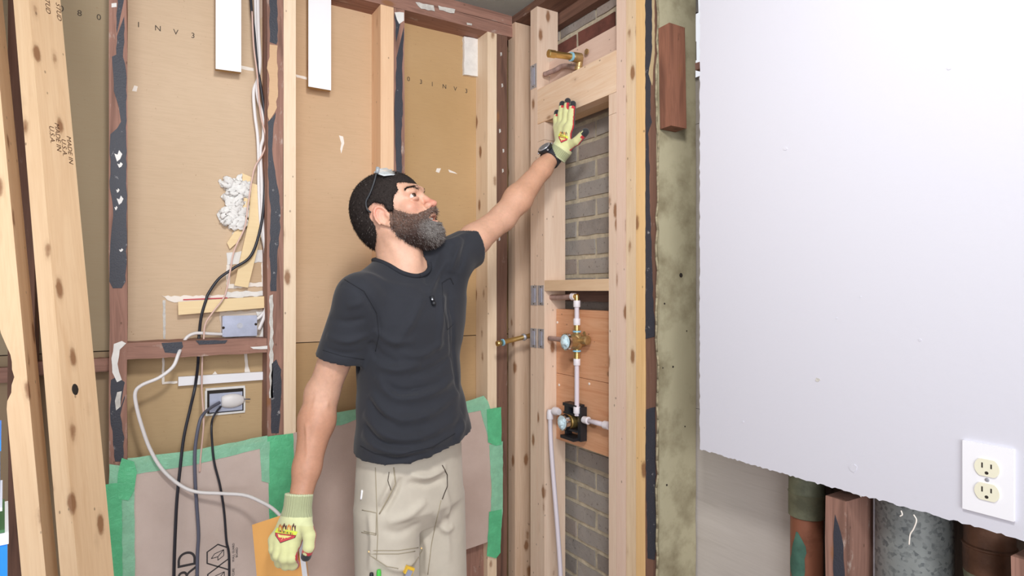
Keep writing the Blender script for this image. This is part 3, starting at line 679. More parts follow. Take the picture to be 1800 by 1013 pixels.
# plaster lump
bm = bmesh.new(); c = PA(413, 352, YP-.012)
rr = random.Random(3)
for k in range(60):
    uu = 395+rr.random()*44; vvv = 318+rr.random()*88
    if (abs(uu-415)/24)**2+(abs(vvv-352)/46)**2 > 1: continue
    q = PA(uu, vvv, YP-.002-rr.random()*.018); m4 = Matrix.Translation(q) @ Matrix.Rotation(rr.random()*6, 4, 'Y') @ Matrix.Diagonal((rr.uniform(.010, .020), rr.uniform(.006, .010), rr.uniform(.012, .026), 1))
    bmesh.ops.create_icosphere(bm, subdivisions=3, radius=1, matrix=m4)
for v_ in bm.verts: v_.co += mathutils.noise.noise_vector(v_.co*130)*.007+Vector((rr.uniform(-1, 1), rr.uniform(-1, 1), rr.uniform(-1, 1)))*.0012
for (q, a) in (((404, 398), .006), ((411, 413), .0055), ((404, 388), .004)):
    bmesh.ops.create_icosphere(bm, subdivisions=2, radius=1, matrix=Matrix.Translation(PA(q[0], q[1], YP-.003)) @ Matrix.Diagonal((a, .005, a*1.7, 1)))
tag(finish(bm, 'plaster_lump', M['plaster'], None, c, smooth=True), 'white lump of hardened plaster squeezed through the back wall', 'plaster')
# torn paper and gypsum patches around the old opening
def patch(pts, y, mat, amp=.0018, label=None, name='torn_patch'):
    o = pa_slab(name, pts, y, .002, mat, wa, amp, .008); return o
patch([(398, 445), (468, 438), (468, 460), (399, 466)], YP-.003, M['plaster'])
patch([(398, 466), (404, 466), (404, 500), (460, 496), (460, 462), (467, 462), (467, 503), (398, 508)], YP-.003, M['smear'])
patch([(404, 466), (460, 462), (460, 496), (404, 500)], YP-.002, paper('#C9AD8C', '#BFA080'))
patch([(396, 514), (462, 511), (464, 520), (398, 525)], YP-.004, M['plaster'], .003)
patch([(284, 520), (350, 520), (400, 517), (398, 528), (320, 534), (300, 530)], YP-.003, M['smear'], .003)
pa_slab('red_strip', [(322, 526), (400, 523), (400, 525), (322, 528)], YP-.006, .002, M['red'], wa)
patch([(286, 528), (291, 528), (291, 596), (287, 596)], YP-.002, M['gypcore'], .0008)
patch([(386, 548), (470, 545), (470, 594), (400, 597), (388, 590)], YP-.003, paper('#E3D6C8', '#CDBBA8'), .003)
patch([(450, 548), (469, 547), (469, 592), (455, 594), (462, 570)], YP-.008, M['plaster'], .003)
patch([(285, 625), (289, 625), (289, 672), (312, 670), (312, 674), (285, 676)], YP-.002, M['smear'], .001)
patch([(428, 618), (434, 618), (436, 640), (440, 655), (430, 655), (431, 640)], YP-.002, M['smear'], .001)
patch([(372, 660), (378, 653), (384, 660)], YP-.002, M['smear'], .001)
# junction box
j = PA(421, 573, YP); jb = empty('junction_box', j, 'blue-grey metal junction box with blank cover above the cross brace', 'electrical box')
a = PA(391, 556, YP-.03); b = PA(451, 590, YP-.03)
box('box_body', (a.x, YP-.030, b.z), (b.x, YP-.004, a.z), M['steelbox'], jb, .002)
box('cover', (a.x+.004, YP-.0325, b.z-.001), (b.x+.001, YP-.0305, a.z+.001), M['steelbox'], jb, .001)
cc = (a+b)/2; lathe('knockout', (cc.x, YP-.0325, cc.z+.001), (0, -1, 0), [(0, .0085), (.0012, .0085), (.0012, .006)], M['steel'], jb, 20)
for s, t_ in ((-1, -1), (1, 1)): lathe('screw', (cc.x+s*.045, YP-.0325, cc.z+t_*.004), (0, -1, 0), [(0, .004), (.002, .003)], M['slot'], jb, 12)
# wall box with loose cover
a = PA(364, 687, YP-.002); b = PA(428, 722, YP-.002); cc = (a+b)/2
ob = empty('wall_box', cc, 'sunken wall box with a white cover and cables coming out, below the thin batten', 'electrical box')
bm = bmesh.new()
for lo, hi in (((a.x-.004, b.z-.006), (b.x+.004, b.z)), ((a.x-.004, a.z), (b.x+.004, a.z+.007)), ((a.x-.006, b.z), (a.x, a.z)), ((b.x, b.z), (b.x+.005, a.z))): addbox(bm, (lo[0], YP-.004, lo[1]), (hi[0], YP-.0002, hi[1]))
finish(bm, 'plaster_rim', M['plaster'], ob, cc)
box('recess_shade', (a.x, YP-.0022, b.z), (b.x, YP-.0002, a.z), M['slot'], ob, 0)  # flat dark plate, the shade of the hollow put in as colour
box('inner_tray', (a.x+.006, YP-.008, b.z+.004), (b.x-.004, YP-.0025, a.z-.010), M['steelbox'], ob, .002)
c0 = PA(409, 704, YP-.012)
bm = bmesh.new(); bmesh.ops.create_icosphere(bm, subdivisions=3, radius=1, matrix=Matrix.Translation(c0+Vector((-.004, 0, -.001))) @ Matrix.Diagonal((.038, .011, .0215, 1)))
for v_ in bm.verts: v_.co.x = max(v_.co.x, c0.x-.031)
finish(bm, 'cover', M['cable_white'], ob, cc, smooth=True)
tube('bolt', [PA(424, 702, YP-.014), PA(440, 702, YP-.016)], .0016, M['cable_grey'], ob, curve=False)
# cables
def cable(name, pts, r, mat, label, y0, flat=1.0, grp=None):
    w3 = [PA(p[0], p[1], p[2] if len(p) > 2 else y0) for p in pts]
    return tag(tube(name, w3, r, mat, None, 8, 10, flat), label, 'cable', grp)
yc = YP-.035
def W(z, y): return z
cable('black_cable', [(438, -120), (441, 0), (447, 60), (452, 115), (458, 150), (465, 200), (468, 250), (466, 320, YP-.04), (460, 390, YP-.042), (442, 448, YP-.042), (410, 472, YP-.04), (385, 490, YP-.036), (367, 515, YP-.034), (362, 528, YP-.034), (354, 556, YP-.03), (350, 590, YP-.02), (349, 606, YP-.03), (348, 640, YP-.04), (343, 680, YA-.02), (334, 720, YA-.02), (323, 770, YA-.02), (316, 830, YA-.02), (311, 880, YA-.02), (308, 940, YA-.02), (306, 1000, YA-.02), (304, 1120, YA-.02)], .0042, M['cable_black'], 'long black cable hanging from the top and down over the cardboard', yc)
cable('white_cable', [(446, -120), (449, 0), (451, 70), (455, 120), (453, 140), (446, 160), (448, 200), (453, 240), (455, 290), (455, 330), (459, 400), (466, 440), (469, 500), (468, 540), (458, 556), (449, 562)], .0048, M['cable_white'], 'white flat cable of the bundle, the one swinging furthest left', yc+.008, .6)
cable('white_cable', [(452, -120), (454, 40), (457, 110), (452, 150), (454, 175), (462, 205), (463, 240), (458, 265), (460, 320), (462, 400), (469, 450), (471, 500), (466, 550), (455, 580)], .0048, M['cable_white'], 'white flat cable of the bundle, lying against the old stud', yc, .6)
cable('copper_wire', [(443, 20), (446, 80), (452, 130), (458, 200), (468, 245), (462, 270), (450, 290), (444, 310), (436, 360), (430, 400), (412, 440), (404, 480), (395, 520), (375, 548), (361, 570), (358, 598), (356, 620), (355, 660), (355, 690), (358, 740, YA-.008), (354, 790, YA-.008), (352, 812, YA-.008), (351, 830, YA-.008)], .0024, M['cable_pink'], 'thin pinkish bare wire threading down past the shims', YP-.05)
cable('white_cable', [(392, 588, YP-.02), (370, 587, YP-.03), (345, 586), (330, 592, YP-.04), (322, 604, YP-.05), (314, 622, YA-.01), (304, 645, YA-.02), (280, 664, YA-.02), (250, 677, YA-.02), (238, 690, YA-.02), (240, 715, YA-.02), (250, 752, YA-.02), (264, 790, YA-.02), (285, 825, YA-.025), (315, 852, YA-.03), (345, 865, YA-.04), (390, 868, YA-.06), (430, 871, YA-.09), (458, 882, YA-.13), (480, 895, YA-.17), (500, 915, YA-.20)], .0048, M['cable_white'], 'white cable looping from the junction box to behind the gloved hand', YP-.035)
cable('black_cable', [(386, 708, YP-.02), (372, 716, YP-.04), (358, 728, YA-.01), (350, 745, YA-.02), (343, 790, YA-.02), (343, 840, YA-.02), (346, 890, YA-.02), (349, 940, YA-.02), (347, 985, YA-.02), (346, 1100, YA-.02)], .0046, M['cable_grey'], 'grey-black cable from the wall box, left of the thin one', YP-.03)
cable('black_cable', [(388, 715, YP-.016), (378, 728, YP-.04), (372, 745, YA-.01), (373, 780, YA-.015), (377, 815, YA-.015), (387, 855, YA-.015), (394, 900, YA-.015), (398, 950, YA-.015), (403, 985, YA-.015), (402, 1100, YA-.015)], .0032, M['cable_black'], 'thin black cable from the wall box, rightmost over the cardboard', YP-.03)
# cardboard sheets, printed
yk = YA-.004
k1 = pa_slab('cardboard_sheet', [(236, 818), (470, 775), (490, 775), (505, 1180), (232, 1180)], yk, .003, M['card'], None, .0008, .05)
tag(k1, 'grey-brown cardboard protection sheet with printed hexagons, taped left of the man', 'cardboard')
k2 = pa_slab('cardboard_sheet', [(508, 765), (575, 740), (700, 725), (845, 712), (862, 760), (864, 951), (803, 972), (640, 1010), (508, 1080)], yk-.0005, .003, M['card2'], None, .0008, .05)
tag(k2, 'grey-brown cardboard protection sheet behind the man, plain', 'cardboard')
yi = yk-.0006
p = PA(344, 1046, yi); text('printed_word', 'ARD', M['ink2'], k1, p, (0, 0, 1), (-1, 0, 0), .066, .0002, .95)
def ring(u, v, r):
    bm = bmesh.new(); c = PA(u, v, yi); o_ = []; i_ = []
    for k in range(6):
        a = math.pi/2+k*math.pi/3; o_.append(bm.verts.new(c+Vector((r*math.cos(a), 0, r*math.sin(a))))); i_.append(bm.verts.new(c+Vector((r*.88*math.cos(a), 0, r*.88*math.sin(a)))))
    for k in range(6): bm.faces.new((o_[k], o_[(k+1) % 6], i_[(k+1) % 6], i_[k]))
    s = r*.03
    def ln(p, q):
        p = c+Vector((p[0]*r, 0, p[1]*r)); q = c+Vector((q[0]*r, 0, q[1]*r)); d = (q-p).normalized(); n_ = Vector((-d.z, 0, d.x))*s
        bm.faces.new([bm.verts.new(x_) for x_ in (p+n_, q+n_, q-n_, p-n_)])
    for p_, q_ in (((-.5, -.15), (-.25, .2)), ((-.25, .2), (.45, .4)), ((.45, .4), (.45, -.1)), ((.45, -.1), (0, -.4)), ((0, -.4), (0, -.1)), ((0, -.1), (.45, .4)), ((-.5, -.15), (0, -.1))): ln(p_, q_)
    finish(bm, 'printed_hexagon', M['ink2'], k1, c)
ring(383, 977, .034); ring(384, 1016, .034)
text('printed_word', 'WALL GUARD', M['ink2'], k1, PA(412, 988, yi), (0, 0, 1), (-1, 0, 0), .0085, .0002)
text('printed_word', 'CURE', M['ink2'], k1, PA(412, 1012, yi), (0, 0, 1), (-1, 0, 0), .0085, .0002)
text('printed_word', 'BOARD', M['ink2'], k1, PA(418, 980, yi), (0, 0, 1), (-1, 0, 0), .0085, .0002)
# green tape
def tape(pts, label, y=YA-.006, mat=None, amp=.0012):
    o = pa_slab('green_tape', pts, y, .0006, mat or M['tape'], None, amp, .02); return tag(o, label, 'tape', 'green masking tape')
tape([(224, 806), (340, 792), (470, 766), (470, 786), (340, 818), (240, 834), (226, 826)], 'translucent green tape along the slanted top edge of the hexagon cardboard')
tape([(192, 816), (236, 822), (236, 852), (238, 1180), (196, 1180), (192, 950)], 'pale green tape running down over the leftmost tarred stud', YA-.0065)
tape([(180, 853), (214, 849), (216, 1180), (180, 1180)], 'darker green tape strip at the far left, beside the leaning board', YA-.0075, M['tape2'])
tape([(214, 806), (236, 812), (240, 830), (236, 862), (226, 880), (208, 878), (206, 850)], 'crumpled end of green tape at the upper left corner of the cardboard', YA-.009, M['tape2'], .003)
tape([(470, 768), (515, 762), (517, 800), (516, 1000), (475, 1000), (472, 850)], 'wide green tape down the double stud, left of the hanging arm', YA-.0065, M['tape2'])
tape([(456, 780), (474, 776), (474, 850), (460, 846)], 'small pale green tape tab at the upper right corner of the hexagon cardboard', YA-.0072)
tape([(525, 735), (600, 724), (650, 716), (650, 728), (600, 748), (525, 752)], 'green tape on the top edge of the cardboard just left of the man', YA-.0065)
tape([(800, 712), (850, 696), (858, 706), (868, 740), (872, 768), (858, 770), (845, 722), (800, 730)], 'green tape on the top edge of the cardboard right of the man', YA-.0065)
tape([(856, 720), (881, 716), (882, 782), (872, 784), (858, 778)], 'bright green tape square on the corner stud, topmost piece there', YA-.0095, M['tape2'])
tape([(860, 782), (884, 776), (884, 900), (880, 938), (862, 940), (864, 860)], 'long pale green tape on the corner stud', YA-.0068)
tape([(860, 900), (882, 896), (880, 972), (872, 982), (856, 978)], 'lowest green tape piece on the corner stud', YA-.0082, M['tape2'])
# ---- leaning boards
def leaning(r0, d0, r1, d1, z1, phi, label, notch=False):
    b0 = Vector((r0*ct+d0*st, -r0*st+d0*ct, 0)); b1 = Vector((r1*ct+d1*st, -r1*st+d1*ct, z1)); zax = (b1-b0).normalized()
    mid = (b0+b1)/2; toc = Vector((0, 0, CZ))-Vector((mid.x, mid.y, CZ)); toc.normalize(); rgt = Vector((ct, -st, 0))
    rgt = Vector((-toc.y, toc.x, 0)); 
    if rgt.dot(Vector((ct, -st, 0))) < 0: rgt = -rgt
    n = (toc*math.cos(phi)+rgt*math.sin(phi)); n = (n-zax*n.dot(zax)).normalized(); x = n.cross(zax).normalized()   # x: along the wide face
    if x.dot(Vector((ct, -st, 0))) < 0: x = -x
    R = Matrix((x, -n, zax)).transposed() if x.cross(-n).dot(zax) > 0 else Matrix((x, n, zax)).transposed()
    L = (b1-b0).length; bm = bmesh.new(); nz = 160; rings = []
    for k in range(nz+1):
        t = k/nz*L; a, bq = -.0445, .0445; th = .019
        ps = [Vector(p) for p in ((a, -th, t), (bq, -th, t), (bq, th, t), (a, th, t))]
        if notch and 1.24 < t < 1.40:
            lv = R.transposed() @ (-rgt); lv.z = 0; q = max(ps, key=lambda p: p.dot(lv)); q -= lv*(.016*math.sin((t-1.24)/.16*math.pi)+random.uniform(-.002, .006))
        rings.append([bm.verts.new(p) for p in ps])
    for p, q in zip(rings, rings[1:]):
        for i in range(4): bm.faces.new((p[i], p[(i+1) % 4], q[(i+1) % 4], q[i]))
    bm.faces.new(rings[0]); bm.faces.new(rings[-1])
    bmesh.ops.bevel(bm, geom=[e for e in bm.edges if e.calc_face_angle(0) > 1.2], offset=.003, segments=2, affect='EDGES')
    bmesh.ops.recalc_face_normals(bm, faces=bm.faces)
    me = bpy.data.meshes.new('leaning_board'); bm.to_mesh(me); bm.free(); me.materials.append(wood('#ECCBA4', '#D0A478', 'z', .8, .45))
    root = bpy.data.objects.new('leaning_board', me); COL.objects.link(root); root.matrix_world = Matrix.Translation(b0) @ R.to_4x4(); root.rotation_mode = 'XYZ'
    tag(root, label, 'board', 'boards leaning on the left'); return root, R, (1 if (R @ Vector((0, 1, 0))).dot(n) < 0 else -1)
lb2, R2, sg = leaning(-.707, 1.133, -1.163, 1.462, 2.44, math.radians(47), 'right of the two leaning pale boards, with stamped print and a dark knot hole')
lb1, R1, _ = leaning(-.790, 1.133, -1.268, 1.44, 2.44, math.radians(76), 'left of the two leaning pale boards, chipped and splintered on its edge', True)
def child_local(o, parent): o.parent = parent; return o
def ltext(s, x, z, size, rot, face, parent=lb2):
    c = bpy.data.curves.new('t', 'FONT'); c.body = s; c.size = size; c.extrude = .0001; c.align_x = 'CENTER'; c.space_line = .9
    t = bpy.data.objects.new('t', c); COL.objects.link(t); dg = bpy.context.evaluated_depsgraph_get()
    me = bpy.data.meshes.new_from_object(t.evaluated_get(dg)); bpy.data.objects.remove(t)
    o = bpy.data.objects.new('printed_stamp', me); COL.objects.link(o); me.materials.clear(); me.materials.append(M['inkbrown'])
    cr, sr = math.cos(rot), math.sin(rot)
    for v_ in me.vertices:
        a_, b_ = v_.co.x*cr-v_.co.y*sr, v_.co.x*sr+v_.co.y*cr
        v_.co = Vector((x+a_, -.0193, z+b_)) if face else Vector((-.0448, -(x+a_), z+b_))
    o.parent = parent; return o
ltext('MADE IN\nU.S.A.', -.004, 1.84, .017, -math.pi/2, True); ltext('MADE IN\nU.S.A.', .026, 1.82, .017, -math.pi/2, True)
ltext('STUD', .0, 2.17, .018, -math.pi/2, True); ltext('STUD', .03, 2.17, .018, -math.pi/2, True)
bm = bmesh.new(); bmesh.ops.create_icosphere(bm, subdivisions=2, radius=1, matrix=Matrix.Translation((-.012, -.0185, 1.27)) @ Matrix.Diagonal((.009, .002, .013, 1)))
me = bpy.data.meshes.new('knot_hole'); bm.to_mesh(me); bm.free(); me.materials.append(M['slot']); o = bpy.data.objects.new('knot_hole', me); COL.objects.link(o); o.parent = lb2
# ---- cartons at the lower left
def carton(c, hx, hy, z0, z1, label, lid):
    root = empty('blue_carton', (c.x, c.y, z0), label, 'box', 'blue cartons'); R = Matrix.Rotation(.143, 3, 'Z')
    def bxx(nm, a, b, m):
        bm = bmesh.new(); addbox(bm, a, b, R, (c.x, c.y, (a[2]+b[2])/2)); return finish(bm, nm, m, root, (c.x, c.y, z0), bevel=.0015)
    bxx('carton_body', (c.x-hx, c.y-hy, z0+.0005), (c.x+hx, c.y+hy, z1-.012), M['blue'])
    bxx('lid', (c.x-hx-.001, c.y-hy-.001, z1-.0118), (c.x+hx+.001, c.y+hy+.001, z1-.0005), lid)
Qc = P(13, 900, .62); ex = Vector((math.cos(.143), math.sin(.143), 0)); ey = Vector((-ex.y, ex.x, 0)); c = Qc-ex*.08+ey*.06; zA = P(0, 950, .60).z
carton(c, .080, .06, 0, zA, 'lower blue carton with a white top edge at the lower left', M['cartonwhite'])
carton(c+Vector((-.006, 0, 0)), .080, .06, zA+.026, P(0, 780, .60).z, 'upper blue carton at the lower left, on top of the green book', M['blue'])
bk_ = empty('green_book', (c.x, c.y, zA), 'green book with white pages between the two blue cartons', 'book')
R = Matrix.Rotation(.143, 3, 'Z')
for nm, a, b, m in (('cover', (-.078, -.059, .0), (.078, .059, .003), M['cartongreen']), ('pages', (-.076, -.058, .0032), (.073, .058, .022), M['cartongreen']), ('cover', (-.078, -.059, .0222), (.076, .059, .0255), M['cartonwhite'])):
    bm = bmesh.new(); addbox(bm, Vector(a)+Vector((c.x, c.y, zA)), Vector(b)+Vector((c.x, c.y, zA)), R, c); finish(bm, nm, m, bk_, (c.x, c.y, zA))
# ================================================================== THE MAN
from mathutils.bvhtree import BVHTree
def V(*a): return np.array(a, dtype=np.float64)
def smin(a, b, k):
    if k <= 0: return np.minimum(a, b)
    h = np.clip(.5+.5*(b-a)/k, 0, 1); return b+(a-b)*h-k*h*(1-h)
def smax(a, b, k): return -smin(-a, -b, k)
class Field:
    def __init__(s, xs, ys, zs):
        s.ax = [np.asarray(a, dtype=np.float32) for a in (xs, ys, zs)]; s.f = np.full([len(a) for a in s.ax], .5, dtype=np.float32)
    def _sl(s, lo, hi):
        sl = []; pts = []
        for a, l, h in zip(s.ax, lo, hi):
            i0 = max(0, int(np.searchsorted(a, l))-1); i1 = min(len(a), int(np.searchsorted(a, h))+1); sl.append(slice(i0, i1)); pts.append(a[i0:i1])
        return tuple(sl), pts[0][:, None, None], pts[1][None, :, None], pts[2][None, None, :]
    def op(s, fn, lo, hi, k=.01, mode='add', m=.02):
        lo = np.asarray(lo)-m-k; hi = np.asarray(hi)+m+k; sl, X, Y, Z = s._sl(lo, hi)
        if 0 in s.f[sl].shape: return
        d = fn(X, Y, Z).astype(np.float32)
        s.f[sl] = smin(s.f[sl], d, k) if mode == 'add' else smax(s.f[sl], -d, k)
    def cone(s, a, b, ra, rb, k=.01, mode='add'):
        a = np.asarray(a, float); b = np.asarray(b, float); ba = b-a; L = float(ba @ ba)+1e-12
        def fn(X, Y, Z):
            t = np.clip(((X-a[0])*ba[0]+(Y-a[1])*ba[1]+(Z-a[2])*ba[2])/L, 0, 1)
            return np.sqrt((X-a[0]-t*ba[0])**2+(Y-a[1]-t*ba[1])**2+(Z-a[2]-t*ba[2])**2)-(ra+(rb-ra)*t)
        r = max(ra, rb); s.op(fn, np.minimum(a, b)-r, np.maximum(a, b)+r, k, mode)
    def chain(s, pts, rs, k=.01, mode='add'):
        for i in range(len(pts)-1): s.cone(pts[i], pts[i+1], rs[i], rs[i+1], k, mode)
    def ell(s, c, r, R=None, k=.01, mode='add'):
        c = np.asarray(c, float); r = np.asarray(r, float); R = np.eye(3) if R is None else R
        def fn(X, Y, Z):
            dx, dy, dz = X-c[0], Y-c[1], Z-c[2]; q = [dx*R[0, i]+dy*R[1, i]+dz*R[2, i] for i in range(3)]
            k0 = np.sqrt(sum((q[i]/r[i])**2 for i in range(3))); k1 = np.sqrt(sum((q[i]/r[i]**2)**2 for i in range(3)))+1e-9
            return k0*(k0-1)/k1
        R_ = r.max(); s.op(fn, c-R_, c+R_, k, mode)
def surfnet(F_):
    f = F_.f; ins = f < 0; n = f.shape; c = np.zeros([d-1 for d in n], np.uint8)
    for i in (0, 1):
        for j in (0, 1):
            for k in (0, 1): c += ins[i:n[0]-1+i, j:n[1]-1+j, k:n[2]-1+k]
    act = (c > 0) & (c < 8); I = np.argwhere(act); ids = np.full(act.shape, -1, np.int32); ids[act] = np.arange(len(I))
    pos = np.zeros((len(I), 3)); cnt = np.zeros(len(I)); ax = F_.ax
    for a in range(3):
        o1, o2 = [q for q in range(3) if q != a]
        for p in (0, 1):
            for q in (0, 1):
                A = I.copy(); A[:, o1] += p; A[:, o2] += q; B = A.copy(); B[:, a] += 1
                fa = f[A[:, 0], A[:, 1], A[:, 2]]; fb = f[B[:, 0], B[:, 1], B[:, 2]]; m = (fa < 0) != (fb < 0)
                t = fa[m]/(fa[m]-fb[m]); pa = np.stack([ax[d][A[m, d]] for d in range(3)], 1); pb = np.stack([ax[d][B[m, d]] for d in range(3)], 1)
                pos[m] += pa+(pb-pa)*t[:, None]; cnt[m] += 1
    pos /= cnt[:, None]; faces = []
    for a in range(3):
        o1, o2 = (a+1) % 3, (a+2) % 3
        s0 = [slice(None)]*3; s1 = [slice(None)]*3; s0[a] = slice(0, n[a]-1); s1[a] = slice(1, n[a])
        x = ins[tuple(s0)]; y = ins[tuple(s1)]; E = np.argwhere(x != y); ok = (E[:, o1] > 0) & (E[:, o2] > 0) & (E[:, o1] < n[o1]-1) & (E[:, o2] < n[o2]-1); E = E[ok]
        sg = x[E[:, 0], E[:, 1], E[:, 2]]
        def cell(d1, d2): q = E.copy(); q[:, o1] -= d1; q[:, o2] -= d2; return ids[q[:, 0], q[:, 1], q[:, 2]]
        Q = np.stack([cell(1, 1), cell(0, 1), cell(0, 0), cell(1, 0)], 1); Q[~sg] = Q[~sg][:, ::-1]; faces.append(Q)
    return pos, np.concatenate(faces)
def taubin(v, q, it=2, lam=.5):
    e = np.concatenate([q[:, [0, 1]], q[:, [1, 2]], q[:, [2, 3]], q[:, [3, 0]]]); e = np.concatenate([e, e[:, ::-1]])
    deg = np.bincount(e[:, 0], minlength=len(v))[:, None]+1e-9
    for _ in range(it):
        for l in (lam, -lam*1.04):
            s = np.stack([np.bincount(e[:, 0], weights=v[e[:, 1], d], minlength=len(v)) for d in range(3)], 1); v = v+l*(s/deg-v)
    return v
def normals(v, q):
    nn = np.cross(v[q[:, 2]]-v[q[:, 0]], v[q[:, 3]]-v[q[:, 1]]); out = np.zeros_like(v)
    for i in range(4):
        for d in range(3): out[:, d] += np.bincount(q[:, i], weights=nn[:, d], minlength=len(v))
    return out/(np.linalg.norm(out, axis=1)[:, None]+1e-12)
def npmesh(name, v, q, mat, parent, loc, col=None):
    me = bpy.data.meshes.new(name); v = v-np.array(loc)
    me.vertices.add(len(v)); me.vertices.foreach_set('co', v.astype(np.float32).ravel())
    me.loops.add(q.size); me.loops.foreach_set('vertex_index', q.astype(np.int32).ravel())
    me.polygons.add(len(q)); me.polygons.foreach_set('loop_start', np.arange(0, q.size, q.shape[1], dtype=np.int32)); 
    me.polygons.foreach_set('use_smooth', np.ones(len(q), bool)); me.update(); me.validate()
    if col is not None:
        at = me.color_attributes.new('Col', 'FLOAT_COLOR', 'POINT'); at.data.foreach_set('color', np.concatenate([col, np.ones((len(v), 1))], 1).astype(np.float32).ravel())
    return link(name, me, mat, parent, loc)
def attr_mat(name, rough=.6, var=.12, vs=60, bs=.2, bsc=300, sss=0, sheen=0, dist=.001):
    m, nt, b = newmat(name); a = N(nt, 'ShaderNodeAttribute', attribute_name='Col'); v = coords(nt, rnd=False)
    f = ramp(nt, noise(nt, v, vs, 4, .6), [(.35, G(1)), (.7, G(1-var))]); nt.links.new(mixc(nt, 1.0, a.outputs['Color'], f, 'MULTIPLY'), b.inputs['Base Color'])
    b.inputs['Roughness'].default_value = rough
    if sss: b.inputs['Subsurface Weight'].default_value = sss; b.inputs['Subsurface Radius'].default_value = (.01, .004, .002); b.inputs['Subsurface Scale'].default_value = .4
    if sheen: b.inputs['Sheen Weight'].default_value = sheen; b.inputs['Sheen Roughness'].default_value = .5
    if bs: bump(nt, b, noise(nt, v, bsc, 4, .6), bs, dist)
    return m
L3 = lambda h: np.array(srgb(h)[:3])
npv = lambda p: np.array([p.x, p.y, p.z])
# ---- frames. body frame axes (world vectors): bf forward, bs his left, z up
rh = np.array([ct, -st, 0]); fh = np.array([st, ct, 0]); zh = np.array([0, 0, 1.])
bs_ = (.2185*rh+.25*fh); bs_ /= np.linalg.norm(bs_); bf = np.cross(bs_, zh)
O = npv(P(722, 512, 1.60)); O[2] = 0
RB = np.stack([bf, bs_, zh], 1)
tb = lambda p: (np.asarray(p, float)-O) @ RB            # world -> body frame
PP = lambda u, v, d: tb(npv(P(u, v, d)))
toW = lambda v: v @ RB.T+O
# head frame
yaw, pit = math.radians(13), math.radians(26)
hf = math.cos(pit)*(math.cos(yaw)*rh-math.sin(yaw)*fh)+math.sin(pit)*zh; hl = math.cos(yaw)*fh+math.sin(yaw)*rh; hu = np.cross(hf, hl)
HcW = npv(P(688, 378, 1.60)); Hc = tb(HcW); RH = RB.T @ np.stack([hf, hl, hu], 1)   # head local -> body
H = lambda x, y, z: Hc+RH @ V(x, y, z)
Rsh, Lsh = PP(632, 520, 1.480), PP(790, 456, 1.655)
Rel, Rwr = PP(567, 692, 1.50), PP(530, 868, 1.43)
Lel, Lwr = PP(884, 383, 1.81), tb(npv(PB(974, 271, XB-.050)))
NB = PP(704, 468, 1.60)
def frange(a, b, s): return list(np.arange(a, b-1e-9, s))
def axis(lo, f0, f1, hi, c=.005, f=.0022): return frange(lo, f0, c)+frange(f0, f1, f)+frange(f1, hi, c)
FB = Field(axis(-.22, Hc[0]-.14, Hc[0]+.15, .24), axis(-.42, Hc[1]-.14, Hc[1]+.14, .66), axis(.86, Hc[2]-.12, Hc[2]+.14, 1.96))
FX, FZ = .005, -.011
def HF(x, y, z): t_ = min(1, max(0, (x-.045)/.03)); return H(x+FX*t_, y, z+FZ*t_)     # the face sits a little lower and further forward
